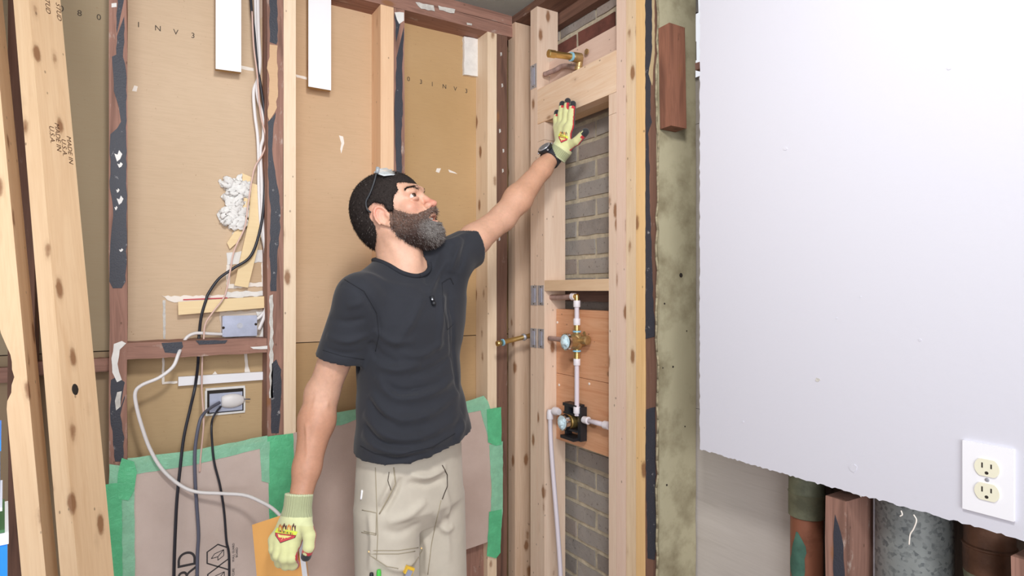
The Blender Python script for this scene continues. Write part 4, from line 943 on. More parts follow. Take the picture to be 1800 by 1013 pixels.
def build_head(F_, full=True):
    H0 = H
    def e(c, r, k=.012, m='add'): F_.ell((HF if c[0] > .05 else H0)(*c), r, RH, k, m)
    e((-.009, 0, .032), (.088, .073, .077)); e((-.035, 0, .003), (.060, .060, .061), .02); e((.030, 0, .030), (.062, .061, .060), .02); e((.042, 0, -.026), (.052, .053, .074), .02)
    for s in (-1, 1):
        F_.cone(H(.0, s*.047, -.050), H(.072, s*.014, -.094), .018, .018, .018)
        e((.060, s*.040, -.014), (.020, .018, .017), .014)
        e((-.02, s*.035, -.02), (.035, .03, .04), .02)
    e((.078, 0, -.088), (.020, .022, .018), .014); e((.076, 0, -.048), (.023, .028, .028), .014)
    F_.chain([HF(.074, -.040, .030), HF(.086, -.016, .034), HF(.086, .016, .034), HF(.074, .040, .030)], [.011, .012, .012, .011], .012)
    for s in (-1, 1): e((.096, s*.031, .016), (.018, .017, .0135), .010, 'sub')
    F_.cone(HF(.087, 0, .024), HF(.106, 0, -.012), .0078, .0088, .009); e((.1095, 0, -.0165), (.0115, .0105, .0092), .005)
    for s in (-1, 1):
        e((.099, s*.0115, -.018), (.0115, .0075, .0085), .005); 
        if full: F_.ell(HF(.1035, s*.0080, -.0265), (.0075, .0040, .0050), RH, .002, 'sub')
    for s in (-1, 1):    # eyelids
        c = HF(.0765, s*.031, .0165)
        for dz, hh in ((.0098, .0072), (-.0096, .0060)): F_.ell(c+RH @ V(.0030, 0, dz), (.0120, .0145, hh), RH, .003)
    e((.097, 0, -.036), (.010, .018, .010), .008)
    F_.chain([HF(.082, -.024, -.0465), HF(.095, -.011, -.0445), HF(.098, 0, -.0455), HF(.095, .011, -.0445), HF(.082, .024, -.0465)], [.004, .005, .0055, .005, .004], .004)
    F_.chain([HF(.081, -.022, -.0525), HF(.092, -.011, -.0605), HF(.095, 0, -.062), HF(.092, .011, -.0605), HF(.081, .022, -.0525)], [.004, .0055, .0065, .0055, .004], .004)
    if full: F_.ell(HF(.098, 0, -.0530), (.020, .019, .0058), RH, .003, 'sub')
    for s in (-1, 1):    # ears
        er = math.radians(20); u_ = V(-math.cos(er)*.97, s*math.sin(er), -.12); u_ /= np.linalg.norm(u_); w_ = V(-.22, s*.12, .97); w_ -= u_*(w_@u_); w_ /= np.linalg.norm(w_); n_ = np.cross(u_, w_)
        R_ = RH @ np.stack([u_, w_, n_], 1); c0 = V(.003, s*.0735, -.018)
        F_.ell(Hc+RH @ c0, (.015, .026, .0045), R_, .005)
        pts = []
        for k in range(11):
            a = math.radians(205-k*26); pts.append(Hc+RH @ (c0+u_*(-.0165*math.cos(a)*1.0)+w_*(.0285*math.sin(a))+V(0, s*.004, 0)))
        F_.chain(pts, [.0032]*9+[.0042, .0045], .003)
        F_.ell(Hc+RH @ (c0-w_*.024-u_*.006+V(0, s*.002, 0)), (.008, .009, .005), R_, .004)
        if full: F_.ell(Hc+RH @ (c0-u_*.003-w_*.003+V(.0, s*.0065, 0)), (.0085, .014, .0050), R_, .003, 'sub'); F_.ell(Hc+RH @ (c0-u_*.012-w_*.002+V(0, s*.003, 0)), (.004, .007, .004), R_, .003)
def build_neck(F_):
    F_.cone(H(-.016, 0, -.035), NB+V(-.002, 0, -.01), .050, .055, .025)
    F_.cone(H(-.0, 0, -.05), NB+V(.026, 0, -.02), .040, .045, .03)
    for s in (-1, 1): F_.cone(H(-.016, s*.046, -.035), NB+V(.050, s*.016, -.03), .012, .011, .010)
    F_.cone(H(.018, 0, -.085), NB+V(.055, 0, .012), .014, .012, .02)
    F_.cone(H(.012, 0, -.070), H(.060, 0, -.082), .030, .022, .02)
# torso loft: z, centre f, centre s, radius f, radius s
TZ = [(.90, .002, 0, .095, .138), (.98, .002, -.002, .100, .146), (1.06, .006, -.002, .102, .146), (1.15, .008, .0, .101, .142), (1.26, .0, .004, .098, .142), (1.35, -.002, .004, .102, .155), (1.42, -.008, .006, .095, .158), (1.48, -.015, .008, .072, .130), (1.53, -.022, .01, .045, .08)]
def loft(F_, tab, grow=0, k=.02, z0=None, z1=None, gfn=None):
    t = np.array(tab); z0 = t[0, 0] if z0 is None else z0; z1 = t[-1, 0] if z1 is None else z1
    def fn(X, Y, Z):
        z = np.clip(Z, z0, z1); g = grow if gfn is None else gfn(z)
        # smooth interpolation of the table
        c = [np.interp(z.ravel(), t[:, 0], t[:, i]).reshape(z.shape) for i in range(1, 5)]
        rf, rs = c[2]+g, c[3]+g
        q = (np.abs((X-c[0])/rf)**2.3+np.abs((Y-c[1])/rs)**2.3)**(1/2.3); d = (q-1)*np.minimum(rf, rs)
        return np.maximum(d, np.maximum(z0-Z, Z-z1))
    F_.op(fn, (-.22, -.25, z0), (.22, .25, z1), k)
def arm(F_, sh, el, wr, g=0, k=.02, deltoid=True):
    u = (el-sh); fdir = wr-el
    F_.chain([sh, sh+u*.45, el], [.046+g, .0425+g, .037+g], k)
    F_.chain([el, el+fdir*.28, el+fdir*.75, wr], [.037+g, .0415+g, .030+g, .0265+g], k)
build_head(FB); build_neck(FB)
loft(FB, TZ, -.014, .02); arm(FB, Rsh, Rel, Rwr); arm(FB, Lsh, Lel, Lwr)
for shp in (Rsh, Lsh): FB.cone(NB+V(-.02, 0, -.02), shp+V(0, 0, -.012), .040, .040, .03)
fd = (Rwr-Rel); FB.ell(Rel+V(-.012, 0, 0)+fd*.02, (.030, .030, .035), None, .02)
# veins / tendons on the near forearm
sd = np.cross(fd, tb(npv(Vector((0, 0, CZ))))-Rel); sd /= np.linalg.norm(sd); toC = np.cross(sd, fd); toC /= np.linalg.norm(toC)
if toC @ (tb(np.array([0, 0, CZ]))-Rel) < 0: toC = -toC
for o1, o2, t0, t1 in ((.012, .018, .05, .5), (-.016, .004, .1, .8), (.02, -.01, .35, .9)):
    FB.cone(Rel+fd*t0+toC*.0375+sd*o1, Rel+fd*t1+toC*(.030-.006*t1)+sd*o2, .0028, .0022, .006)
v, q = surfnet(FB); v = taubin(v, q, 2)
# skin colours
Lh = (v-Hc) @ RH; Lh = Lh-np.clip((Lh[:, :1]-.045)/.03, 0, 1)*np.array([[FX, 0, FZ]]); skin = np.tile(L3('#D5A78E'), (len(v), 1)); g = lambda c, r: np.exp(-(((Lh-np.array(c))/r)**2).sum(1))[:, None]
def tint(m, h, a): global skin; skin = skin*(1-m*a)+L3(h)*m*a
for c, r, h, a in (((.108, 0, -.014), .016, '#D0695F', .7), ((.075, -.045, -.012), .024, '#D78376', .28), ((.075, .045, -.012), .024, '#D78376', .28), ((.098, 0, -.0455), .010, '#B9625A', .5), ((.093, -.012, -.060), .009, '#C9766C', .8), ((.093, .012, -.060), .009, '#C9766C', .8),
                   ((-.006, -.085, 0), .024, '#DE8C7A', .6), ((.085, -.033, .012), .010, '#C08470', .5), ((.090, 0, -.052), .010, '#5A2420', .9)):
    tint(g(c, r), h, a)
def armmask(a, b, t0=.0):
    ba = b-a; t = ((v-a)@ba)/(ba@ba); d = np.linalg.norm(v-a-np.clip(t, 0, 1)[:, None]*ba, axis=1); return (np.clip((t-t0)*4, 0, 1)*(d < .07))[:, None]
tint(armmask(Rel, Rwr), '#B98062', .6); tint(armmask(Lel, Lwr), '#CE9A7B', .4)
rng = np.random.default_rng(5); skin *= 1+(rng.random((len(v), 1))-.5)*.05
person = empty('person', tuple(O), 'bearded man in dark T-shirt and khaki trousers, one gloved hand raised to the header', 'person')
MS = attr_mat('skin', .5, .10, 90, .25, 500, .25)
vW = toW(v); cen = tuple(O); body = npmesh('body', vW, q, MS, person, cen, skin)
bvh_body = BVHTree.FromPolygons([tuple(p) for p in vW], q.tolist())
camP = Vector((0, 0, CZ))
def hit(bvh, u, v_, off=0):
    d = (P(u, v_, 1.0)-camP).normalized(); h = bvh.ray_cast(camP, d)
    if h[0] is None: return None
    n_ = h[1] if h[1].dot(d) < 0 else -h[1]; return h[0]+n_*off
# ---- eyes, teeth, brows
for s in (-1, 1):
    c = Vector(toW(HF(.0765, s*.031, .0165)))
    look = (Vector(hf)*.90+Vector(hu)*.12-Vector(hl)*.42).normalized()
    e_ = lathe('eye', c-look*.0118, look, [(0, .0001), (.0012, .0052), (.004, .0090), (.008, .0109), (.0118, .0113), (.0156, .0109), (.0192, .0088), (.0206, .0074)], plain('eyewhite', '#CFC3BC', .3), person, 24)
    lathe('iris', c+look*.0088, look, [(0, .0068), (.0018, .0055), (.0028, .003)], plain('iris', '#3E2A1E', .15), e_, 20)
bm = bmesh.new(); bmesh.ops.create_icosphere(bm, subdivisions=3, radius=1, matrix=Matrix.Translation(toW(HF(.083, 0, -.0495))) @ Matrix(np.stack([hf, hl, hu], 1).tolist()).to_4x4() @ Matrix.Diagonal((.0095, .015, .0042, 1)))
finish(bm, 'teeth', plain('teeth', '#F3EEE4', .3), person, toW(HF(.083, 0, -.0495)), smooth=True)
# ---- strands scattered over a surface
def strands(name, vs, ns, dirs, length, width, cols, mat, parent, lean=.75, seed=1):
    r = np.random.default_rng(seed); n = len(vs); L = length*(0.6+.8*r.random(n))[:, None] if np.isscalar(length) else length[:, None]*(0.6+.8*r.random(n))[:, None]
    d = ns*(1-lean)+dirs*lean+r.normal(0, .22, (n, 3)); d /= np.linalg.norm(d, axis=1)[:, None]
    d2 = ns*(.55-.5*lean)+dirs*lean*1.1+r.normal(0, .22, (n, 3)); d2 /= np.linalg.norm(d2, axis=1)[:, None]
    side = np.cross(d, ns)+1e-6; side /= np.linalg.norm(side, axis=1)[:, None]; side2 = np.cross(side, d); 
    w_ = width*(.7+.6*r.random(n))[:, None]; b0 = vs-ns*.002
    ring0 = [b0+side*w_, b0-side*w_*.5+side2*w_*.8, b0-side*w_*.5-side2*w_*.8]; m = b0+d*L*.55; ring1 = [m+side*w_*.8, m-side*w_*.4+side2*w_*.6, m-side*w_*.4-side2*w_*.6]; tip = m+d2*L*.45
    P_ = np.stack(ring0+ring1+[tip], 1).reshape(-1, 3); base = (np.arange(n)*7)[:, None]; F_ = []
    for i in range(3):
        j = (i+1) % 3; F_.append(np.concatenate([base+i, base+j, base+3+j], 1)); F_.append(np.concatenate([base+i, base+3+j, base+3+i], 1)); F_.append(np.concatenate([base+3+i, base+3+j, base+6], 1))
    return npmesh(name, P_, np.concatenate(F_), mat, parent, cen, np.repeat(cols, 7, axis=0))
MH = attr_mat('hair', .85, .1, 40, 0); MH.node_tree.nodes['Principled BSDF'].inputs['Specular IOR Level'].default_value = .25
# ---- hair and beard: areas drawn on the head's side profile (x forward, z up, head frame)
def hloc(u, v_, side=0.0):
    du = (u-688)/670+side; dv = -(v_-378)/670; c, s = math.cos(pit), math.sin(pit); return (du*c+dv*s, -du*s+dv*c)
def polysd(px, pz, poly):
    p = np.array(poly); d = np.full(px.shape, 1e9); ins = np.zeros(px.shape, bool)
    for i in range(len(p)):
        a, b = p[i], p[(i+1) % len(p)]; ab = b-a; t = np.clip(((px-a[0])*ab[0]+(pz-a[1])*ab[1])/(ab@ab), 0, 1)
        d = np.minimum(d, np.hypot(px-a[0]-t*ab[0], pz-a[1]-t*ab[1]))
        cnd = (a[1] > pz) != (b[1] > pz); xi = a[0]+(pz-a[1])/(b[1]-a[1]+1e-12)*ab[0]; ins ^= cnd & (px < xi)
    return np.where(ins, -d, d)
sd_ = .016
hairpoly = [hloc(735, 318), hloc(733, 326), hloc(716, 327, .004), hloc(705, 329, .01), hloc(707, 341, sd_), hloc(700, 352, sd_), hloc(699, 377, sd_), hloc(692, 377, sd_), hloc(686, 366, sd_), hloc(668, 362, sd_), hloc(656, 372, sd_), hloc(659, 388, sd_), hloc(668, 399, sd_), hloc(674, 414, .012), hloc(668, 436), (-.16, -.10), (-.16, .18), (.06, .18), (.13, .10)]
beardpoly = [hloc(699, 371, sd_), hloc(706, 376, sd_), hloc(716, 377, .014), hloc(729, 381, .010), hloc(742, 381, .006), hloc(752, 375, .003), (.150, -.032), (.150, -.16), (.02, -.16), hloc(707, 424, .014), hloc(699, 408, sd_), hloc(697, 394, sd_), hloc(695, 380, sd_)]
def ax3(c, r, s): return [np.arange(c[i]-r[i], c[i]+r[i], s) for i in range(3)]
FH = Field(*ax3(Hc, (.145, .12, .15), .0026)); build_head(FH, False)
X, Y, Z = FH.ax[0][:, None, None], FH.ax[1][None, :, None], FH.ax[2][None, None, :]
def headlocal(X, Y, Z): dx, dy, dz = X-Hc[0], Y-Hc[1], Z-Hc[2]; return [dx*RH[0, i]+dy*RH[1, i]+dz*RH[2, i] for i in range(3)]
lx, ly, lz = headlocal(X, Y, Z); base = FH.f.copy()
# cranium only for the hair so that it does not swell over the ears
FC = Field(*FH.ax); 
for c, r, k in (((-.009, 0, .032), (.088, .073, .077), .012), ((-.035, 0, .003), (.060, .060, .061), .02), ((.030, 0, .030), (.062, .061, .060), .02), ((-.026, 0, -.024), (.058, .054, .066), .03)): FC.ell(H(*c), r, RH, k)
for s in (-1, 1): FC.ell(H(.012, s*.047, -.01), (.035, .026, .05), RH, .02)
thick = .0040+.002*np.clip((lz-.05)/.06, 0, 1)
FH.f = smax(FC.f-thick, polysd(lx, lz, hairpoly).astype(np.float32), .006).astype(np.float32)
hv, hq = surfnet(FH); hv = taubin(hv, hq, 1); hn = normals(hv, hq); hv = hv+hn*(rng.random((len(hv), 1))-.5)*.0024; hL = (hv-Hc) @ RH
r1_ = rng.random((len(hv), 1)); dust = (rng.random((len(hv), 1)) < .03)
hc = L3('#2C2523')*(.75+.5*r1_); hair = npmesh('hair', toW(hv), hq, MH, person, cen, hc)
sel = rng.choice(len(hv), 15000); d_ = np.tile(RH @ V(-.35, 0, -.95), (15000, 1)); top = np.clip((hL[sel, 2]-.06)/.05, 0, 1)[:, None]; d_ = d_*(1-top)+np.tile(RH @ V(.9, 0, .25), (15000, 1))*top
r1_ = rng.random((15000, 1)); grey = rng.random((15000, 1)) < .045; hc = np.where(grey, L3('#8A827F'), L3('#2B2321')*(.5+1.1*r1_))
R3 = RB.T
strands('hair_strands', toW(hv[sel]), hn[sel] @ R3, d_ @ R3, .0078, .00042, hc, MH, hair, .66)
# beard
FH.f = base.copy(); FH.ell(H(.068, 0, -.094), (.024, .030, .022), RH, .02); FH.ell(H(.046, 0, -.086), (.036, .042, .022), RH, .02)
th = .0025+.0030*np.clip((-.03-lz)/.05, 0, 1)
bd = smax(FH.f-th, polysd(lx, lz, beardpoly).astype(np.float32), .006)
mouth = np.sqrt(((lx-.105)/.034)**2+(ly/.0255)**2+((lz+.0640)/.0150)**2); bd = smax(bd, ((1-mouth)*.0145).astype(np.float32), .002)
FH.f = bd.astype(np.float32); hv, hq = surfnet(FH); hv = taubin(hv, hq, 1); hn = normals(hv, hq); hv = hv+hn*(rng.random((len(hv), 1))-.5)*.003; hL = (hv-Hc) @ RH
def beardcol(L_, r_, rnd=True):
    gr = np.clip((L_[:, 0]-.058)/.03, 0, 1)*np.clip((-.055-L_[:, 2])/.02, 0, 1); gr = gr[:, None]
    side = np.clip((L_[:, 2]+.085)/.05, 0, 1)[:, None]
    dk = L3('#4A3934')*(1-side)+L3('#806559')*side
    pick = (rng.random((len(L_), 1)) < .2+.55*gr) if rnd else np.zeros((len(L_), 1), bool); dk = dk if rnd else dk*(1-gr)*.8+L3('#6F6A67')*gr
    return np.where(pick, L3('#A49D99')*(.7+.5*r_), dk*(.6+.8*r_))
beard = npmesh('beard', toW(hv), hq, MH, person, cen, beardcol(hL, rng.random((len(hv), 1))*.3+.35, False))
sel = rng.choice(len(hv), 11000); d_ = np.tile(RH @ V(.25, 0, -.95), (11000, 1))
strands('beard_strands', toW(hv[sel]), hn[sel] @ R3, d_ @ R3, .0088, .00042, beardcol(hL[sel], rng.random((11000, 1))), MH, beard, .48, 2)
# eyebrows
for s in (-1, 1):
    n = 700; t = rng.random(n); px = .1010-.022*t**1.6; py = s*(.012+.040*t); pz = .0205+.006*np.sin(t*2.6)+(rng.random(n)-.5)*.006*(1-.6*t)
    pts = Hc+np.stack([px, py, pz], 1) @ RH.T; w_ = [bvh_body.find_nearest(Vector(p)) for p in toW(pts)]
    vs = np.array([list(x[0]) for x in w_]); ns = np.array([list(x[1]) for x in w_]); dirs = np.tile(s*hl*.9+hu*.25-hf*.2, (n, 1))
    strands('eyebrow', vs, ns, dirs, .0070, .00050, np.tile(L3('#2C211D'), (n, 1)), MH, person, .8, 3)
# ================================================================== CLOTHES
FT = Field(*[np.arange(a, b, .0042) for a, b in ((-.22, .24), (-.36, .36), (.97, 1.62))])
TS = [(.96, .020, .0, .118, .162), (1.05, .020, .0, .116, .160), (1.12, .014, .0, .111, .152), (1.20, .002, -.002, .100, .142), (1.30, -.006, .0, .098, .142), (1.37, -.004, .002, .102, .148), (1.43, -.008, .006, .097, .144), (1.48, -.015, .008, .072, .118), (1.53, -.022, .01, .045, .075)]
loft(FT, TS, .003, .02)
RSh2 = PP(590, 655, 1.495); LSh2 = PP(848, 424, 1.745)
for sh in (Rsh, Lsh): FT.cone(NB+V(-.022, 0, -.016), sh+V(0, 0, -.004), .048, .052, .035)
FS = Field(*FT.ax)
for sh, e_, r0, r1 in ((Rsh, RSh2, .0545, .0590), (Lsh, LSh2, .060, .0550)):
    FS.cone(sh, e_, r0, r1, .0)
FT.cone(Rsh+V(0, 0, -.02), V(.0, -.085, 1.36), .048, .06, .03); FT.cone(Lsh+V(0, 0, -.03), V(.0, .09, 1.34), .052, .06, .04)
X, Y, Z = FT.ax[0][:, None, None], FT.ax[1][None, :, None], FT.ax[2][None, None, :]
def plane(e_, dd): dd = dd/np.linalg.norm(dd); return (X-e_[0])*dd[0]+(Y-e_[1])*dd[1]+(Z-e_[2])*dd[2]
eR, eL = PP(598, 632, 1.495), PP(835, 436, 1.725); dR = eR-Rsh; dR /= np.linalg.norm(dR); dL = eL-Lsh; dL /= np.linalg.norm(dL)
cutR = plane(eR, dR*.9+V(0, 0, -.25)); cutL = plane(eL, dL+(rh @ RB)*.55)
sleeves = FS.f; torso = FT.f
outer = smin(torso, sleeves, .022)
sidecut = np.where(Y < 0, cutR, cutL)
outer_cut = smin(torso, np.maximum(sleeves, sidecut), .018)
f = smax(outer_cut, -(outer+.0085), .001)
hem = 1.038+(Y+.16)*.17-.10*(X-.05)                 # slanted hem
f = np.maximum(f, hem-Z)
# neck hole
nk = np.sqrt(((X-NB[0]-.004-.35*(Z-NB[2])*0)/.073)**2+((Y-NB[1])/.071)**2+((Z-NB[2]-.012+.32*(X-NB[0]))/.055)**2)
f = np.maximum(f, (1-nk)*.055)
FT.f = f.astype(np.float32); tv, tq = surfnet(FT); tv = taubin(tv, tq, 3)
keepW = toW(tv); bvh_t = BVHTree.FromPolygons([tuple(p) for p in keepW], tq.tolist())
# folds: ridges running over the cloth
tn = normals(tv, tq) @ RB.T; disp = np.zeros(len(tv))
def fold(pts, amp, wd, bvh=None):
    global disp
    ps = [hit(bvh or bvh_t, u, v_) for u, v_ in pts]; ps = [p for p in ps if p is not None]
    if len(ps) < 2: return
    c = catmull(ps, 6) if len(ps) > 2 else [ps[0].lerp(ps[1], i/8) for i in range(9)]
    A = np.array([list(p) for p in c]); best = np.full(len(tv), 1e9); par = np.zeros(len(tv)); ok = np.linalg.norm(keepW-A.mean(0), axis=1) < .35; W_ = keepW[ok]
    b_ = best[ok]; p_ = par[ok]
    for i in range(len(A)-1):
        ab = A[i+1]-A[i]; t = np.clip(((W_-A[i])@ab)/(ab@ab+1e-12), 0, 1); d = np.linalg.norm(W_-A[i]-t[:, None]*ab, axis=1); m = d < b_; b_[m] = d[m]; p_[m] = (i+t[m])/(len(A)-1)
    x = np.zeros(len(tv)); x[ok] = amp*2.0*np.exp(-(b_/wd)**2)*np.clip(np.sin(np.clip(p_, .0, 1)*math.pi), 0, 1)**.6; disp += x
for pts, a, w_ in (
    ([(745, 512), (720, 570), (690, 610)], .004, .012), ([(660, 660), (700, 700), (760, 690), (800, 660)], .006, .011), ([(650, 690), (690, 735), (750, 730), (806, 690)], .006, .011),
    ([(640, 725), (680, 765), (740, 768), (812, 725)], .007, .012), ([(636, 760), (680, 792), (740, 790), (815, 750)], .006, .011), ([(660, 640), (700, 650), (740, 640)], .005, .010),
    ([(648, 700), (668, 730), (700, 745)], -.005, .008), ([(640, 745), (670, 778), (720, 785)], -.005, .008), ([(672, 672), (710, 690), (780, 672)], -.005, .008),
    ([(800, 480), (790, 540), (796, 620), (806, 690)], -.005, .009), ([(786, 470), (776, 540), (770, 620)], .004, .010), ([(790, 450), (765, 490), (752, 520)], .006, .009), ([(775, 440), (758, 470), (748, 500)], -.004, .008),
    ([(812, 420), (800, 450), (790, 480)], .005, .008), ([(822, 412), (815, 445), (806, 480)], -.004, .007), ([(760, 430), (790, 425), (820, 410)], .004, .008),
    ([(600, 500), (640, 520), (664, 560), (668, 600)], -.0035, .006), ([(580, 560), (610, 566), (645, 560)], -.003, .007), ([(574, 590), (610, 600), (650, 588)], .004, .008), ([(580, 540), (610, 540), (640, 530)], .003, .008), ([(572, 612), (600, 622), (640, 618)], -.003, .007),
    ([(650, 600), (665, 625), (700, 640)], -.006, .010), ([(655, 580), (690, 600), (730, 600)], .004, .010), ([(640, 480), (680, 500), (740, 510)], .003, .012),
    ([(700, 620), (740, 625), (780, 600)], .004, .010), ([(720, 660), (760, 650), (798, 620)], -.004, .009), ([(640, 790), (700, 806), (770, 786)], -.0035, .005), ([(820, 690), (815, 740), (800, 775)], .004, .012)):
    fold(pts, a, w_)
disp += .0018*np.sin(keepW[:, 2]*70+6*np.sin(keepW[:, 0]*22))*np.clip((1.3-keepW[:, 2])*4, 0, 1)
disp = np.maximum(disp, -.005); tv2 = keepW+tn*disp[:, None]
tc = np.tile(L3('#24262E'), (len(tv), 1)); 
def mk_cloth(name, rough, wv, sheen=.3, bs=.25, extra=None):
    m = attr_mat(name, rough, .12, 14, bs, 900, 0, sheen, .0006); return m
shirt = npmesh('t_shirt', tv2, tq, mk_cloth('shirt', .9, 1, .12), person, cen, tc)
bvh_t = BVHTree.FromPolygons([tuple(p) for p in tv2], tq.tolist())
def seam(name, pts, bvh, r, mat, parent, off=.0006, flat=1.0):
    ps = []
    for (u0, v0), (u1, v1) in zip(pts, pts[1:]):
        for k in range(6): ps.append(hit(bvh, u0+(u1-u0)*k/6, v0+(v1-v0)*k/6, off))
    ps.append(hit(bvh, pts[-1][0], pts[-1][1], off)); ps = [p for p in ps if p is not None]
    ps = [p for i, p in enumerate(ps) if i == 0 or (p-ps[i-1]).length < .03]
    if len(ps) > 3: return tube(name, ps, r, mat, parent, curve=False, seg=6)
M['shirt_dark'] = plain('shirt_dark', '#1C1D23', .9); M['khaki_dark'] = plain('khaki_dark', '#A0957F', .9)
# ribbed collar
cp = []
for k in range(40):
    a = 2*math.pi*k/40; p = V(NB[0]+.004+.073*math.cos(a), NB[1]+.071*math.sin(a), 0); p[2] = NB[2]+.012-.32*(p[0]-NB[0])-.012*0
    w_, nn, _, _ = BVHTree.FromPolygons([tuple(x) for x in tv2], tq.tolist()).find_nearest(Vector(toW(p))) if False else bvh_t.find_nearest(Vector(toW(p))); cp.append(w_+Vector((0, 0, .001)))
cp.append(cp[0]); cpw = [cp[i]*.5+(cp[i-1] if i else cp[-2])*.25+(cp[(i+1) % 40])*.25 for i in range(40)]; cpw.append(cpw[0])
tube('collar', cpw, .0065, plain('collar', '#22242C', .9, 0, .15, 60, .5, 600), shirt, sub=3, seg=8)
seam('sleeve_seam', [(606, 492), (640, 512), (662, 550), (666, 590), (660, 618)], bvh_t, .0009, M['shirt_dark'], shirt)
seam('sleeve_seam', [(568, 616), (600, 626), (640, 632)], bvh_t, .0006, M['shirt_dark'], shirt)
seam('hem_seam', [(634, 784), (660, 798), (700, 800), (760, 786), (800, 762)], bvh_t, .0006, M['shirt_dark'], shirt)
seam('pocket_edge', [(777, 498), (786, 491), (792, 489), (797, 500)], bvh_t, .0014, M['shirt_dark'], shirt)
seam('pocket_edge', [(777, 498), (779, 540), (786, 580), (797, 570)], bvh_t, .0005, M['shirt_dark'], shirt)
# trousers
FP = Field(*[np.arange(a, b, .0048) for a, b in ((-.20, .24), (-.27, .27), (.07, 1.10))])
PZ = [(.84, .004, 0, .065, .115), (.90, .000, .0, .104, .152), (.98, .000, 0, .100, .148), (1.08, .002, 0, .098, .142), (1.12, .002, 0, .098, .142)]
loft(FP, PZ, .002, .03, .845, 1.085)
for s in (-1, 1):
    FP.chain([V(.004, s*.080, .88), V(.020, s*.088, .50), V(.006, s*.096, .10)], [.082, .074, .066], .010)
X, Y, Z = FP.ax[0][:, None, None], FP.ax[1][None, :, None], FP.ax[2][None, None, :]
f = FP.f; f = smax(f, -(f+.010), .001); f = np.maximum(f, Z-1.082); f = np.maximum(f, .10-Z); FP.f = f.astype(np.float32)
tv, tq = surfnet(FP); tv = taubin(tv, tq, 3); keepW = toW(tv); tn = normals(tv, tq) @ RB.T; disp = np.zeros(len(tv)); bvh_p = BVHTree.FromPolygons([tuple(p) for p in keepW], tq.tolist())
for pts, a, w_ in (([(705, 840), (694, 870), (672, 905)], -.006, .006), ([(690, 835), (682, 860), (666, 890)], .005, .007), ([(720, 835), (750, 838), (785, 822)], .006, .007), ([(715, 848), (750, 852), (788, 838)], -.004, .006),
                   ([(680, 920), (720, 905), (750, 880)], .004, .010), ([(670, 930), (700, 938), (740, 920)], -.003, .010), ([(650, 900), (655, 950), (650, 1005)], .004, .008), ([(660, 980), (700, 1000), (730, 985)], .005, .009), ([(780, 850), (786, 900), (790, 990)], .004, .008), ([(765, 900), (780, 930), (798, 925)], .005, .008), ([(745, 940), (752, 970), (748, 1010)], .004, .009)):
    fold(pts, a, w_, bvh_p)
tv2 = keepW+tn*disp[:, None]; pants = npmesh('trousers', tv2, tq, attr_mat('khaki', .85, .07, 30, .25, 900, 0, .2, .0006), person, cen, np.tile(L3('#C3BAAB'), (len(tv), 1)))
bvh_p = BVHTree.FromPolygons([tuple(p) for p in tv2], tq.tolist())
for nm, pts, r, mm in (('pocket_edge', [(692, 822), (695, 850), (686, 868), (667, 904)], .0016, 'khaki_dark'), ('side_seam', [(660, 822), (662, 880), (664, 940), (662, 985)], .0009, 'khaki_dark'), ('pocket_flap_seam', [(637, 897), (662, 902), (661, 940)], .001, 'khaki_dark'), ('pocket_flap_seam', [(636, 936), (661, 941)], .001, 'khaki_dark'), ('pocket_flap_seam', [(640, 934), (660, 938)], .0008, 'khaki_dark'),
                       ('cargo_seam', [(650, 968), (700, 968), (742, 962)], .001, 'khaki_dark'), ('cargo_seam', [(650, 974), (700, 974), (744, 967)], .001, 'khaki_dark'), ('cargo_seam', [(744, 965), (730, 988), (718, 1000)], .001, 'khaki_dark'), ('cargo_seam', [(650, 976), (680, 996), (700, 1000)], .001, 'khaki_dark'),
                       ('fly_seam', [(777, 818), (786, 835), (786, 855), (777, 878)], .0014, 'ink'), ('inner_seam', [(775, 880), (768, 910), (758, 960), (752, 1010)], .001, 'khaki_dark'), ('pocket_thread', [(684, 830), (682, 845), (687, 862)], .0009, 'ink'), ('label_tab', [(637, 862), (635, 878)], .0028, 'white_board')):
    seam(nm, pts, bvh_p, r, M[mm], pants)
for (u, v_) in ((649, 970), (741, 964)):
    p = hit(bvh_p, u, v_, .0006)
    if p: lathe('rivet', p, (camP-p), [(0, .0026), (.0012, .0022)], M['brass_dull'], pants, 12)
# dark belt
bp = []
for k in range(49):
    a = 2*math.pi*k/48; p = V(.002+.100*math.cos(a), .144*math.sin(a), 1.060); h_ = bvh_p.find_nearest(Vector(toW(p))); bp.append(h_[0]+Vector((*(toW(p)-O)[:2], 0)).normalized()*.001)
tube('belt', bp, .006, M['black'], pants, curve=False, seg=8, flat=1.0)
# ---- boots (below the frame)
for s in (-1, 1):
    Fq = Field(*ax3((.06, s*.098, .09), (.22, .09, .13), .006)); Fq.cone(V(.008, s*.098, .20), V(.01, s*.098, .06), .055, .048, .02); Fq.cone(V(.0, s*.098, .045), V(.165, s*.105, .038), .042, .040, .03)
    X, Y, Z = Fq.ax[0][:, None, None], Fq.ax[1][None, :, None], Fq.ax[2][None, None, :]; Fq.f = np.maximum(Fq.f, .003-Z).astype(np.float32)
    a, b = surfnet(Fq); npmesh('boot', toW(a), b, plain('leather', '#5A3F2B', .6), person, cen)
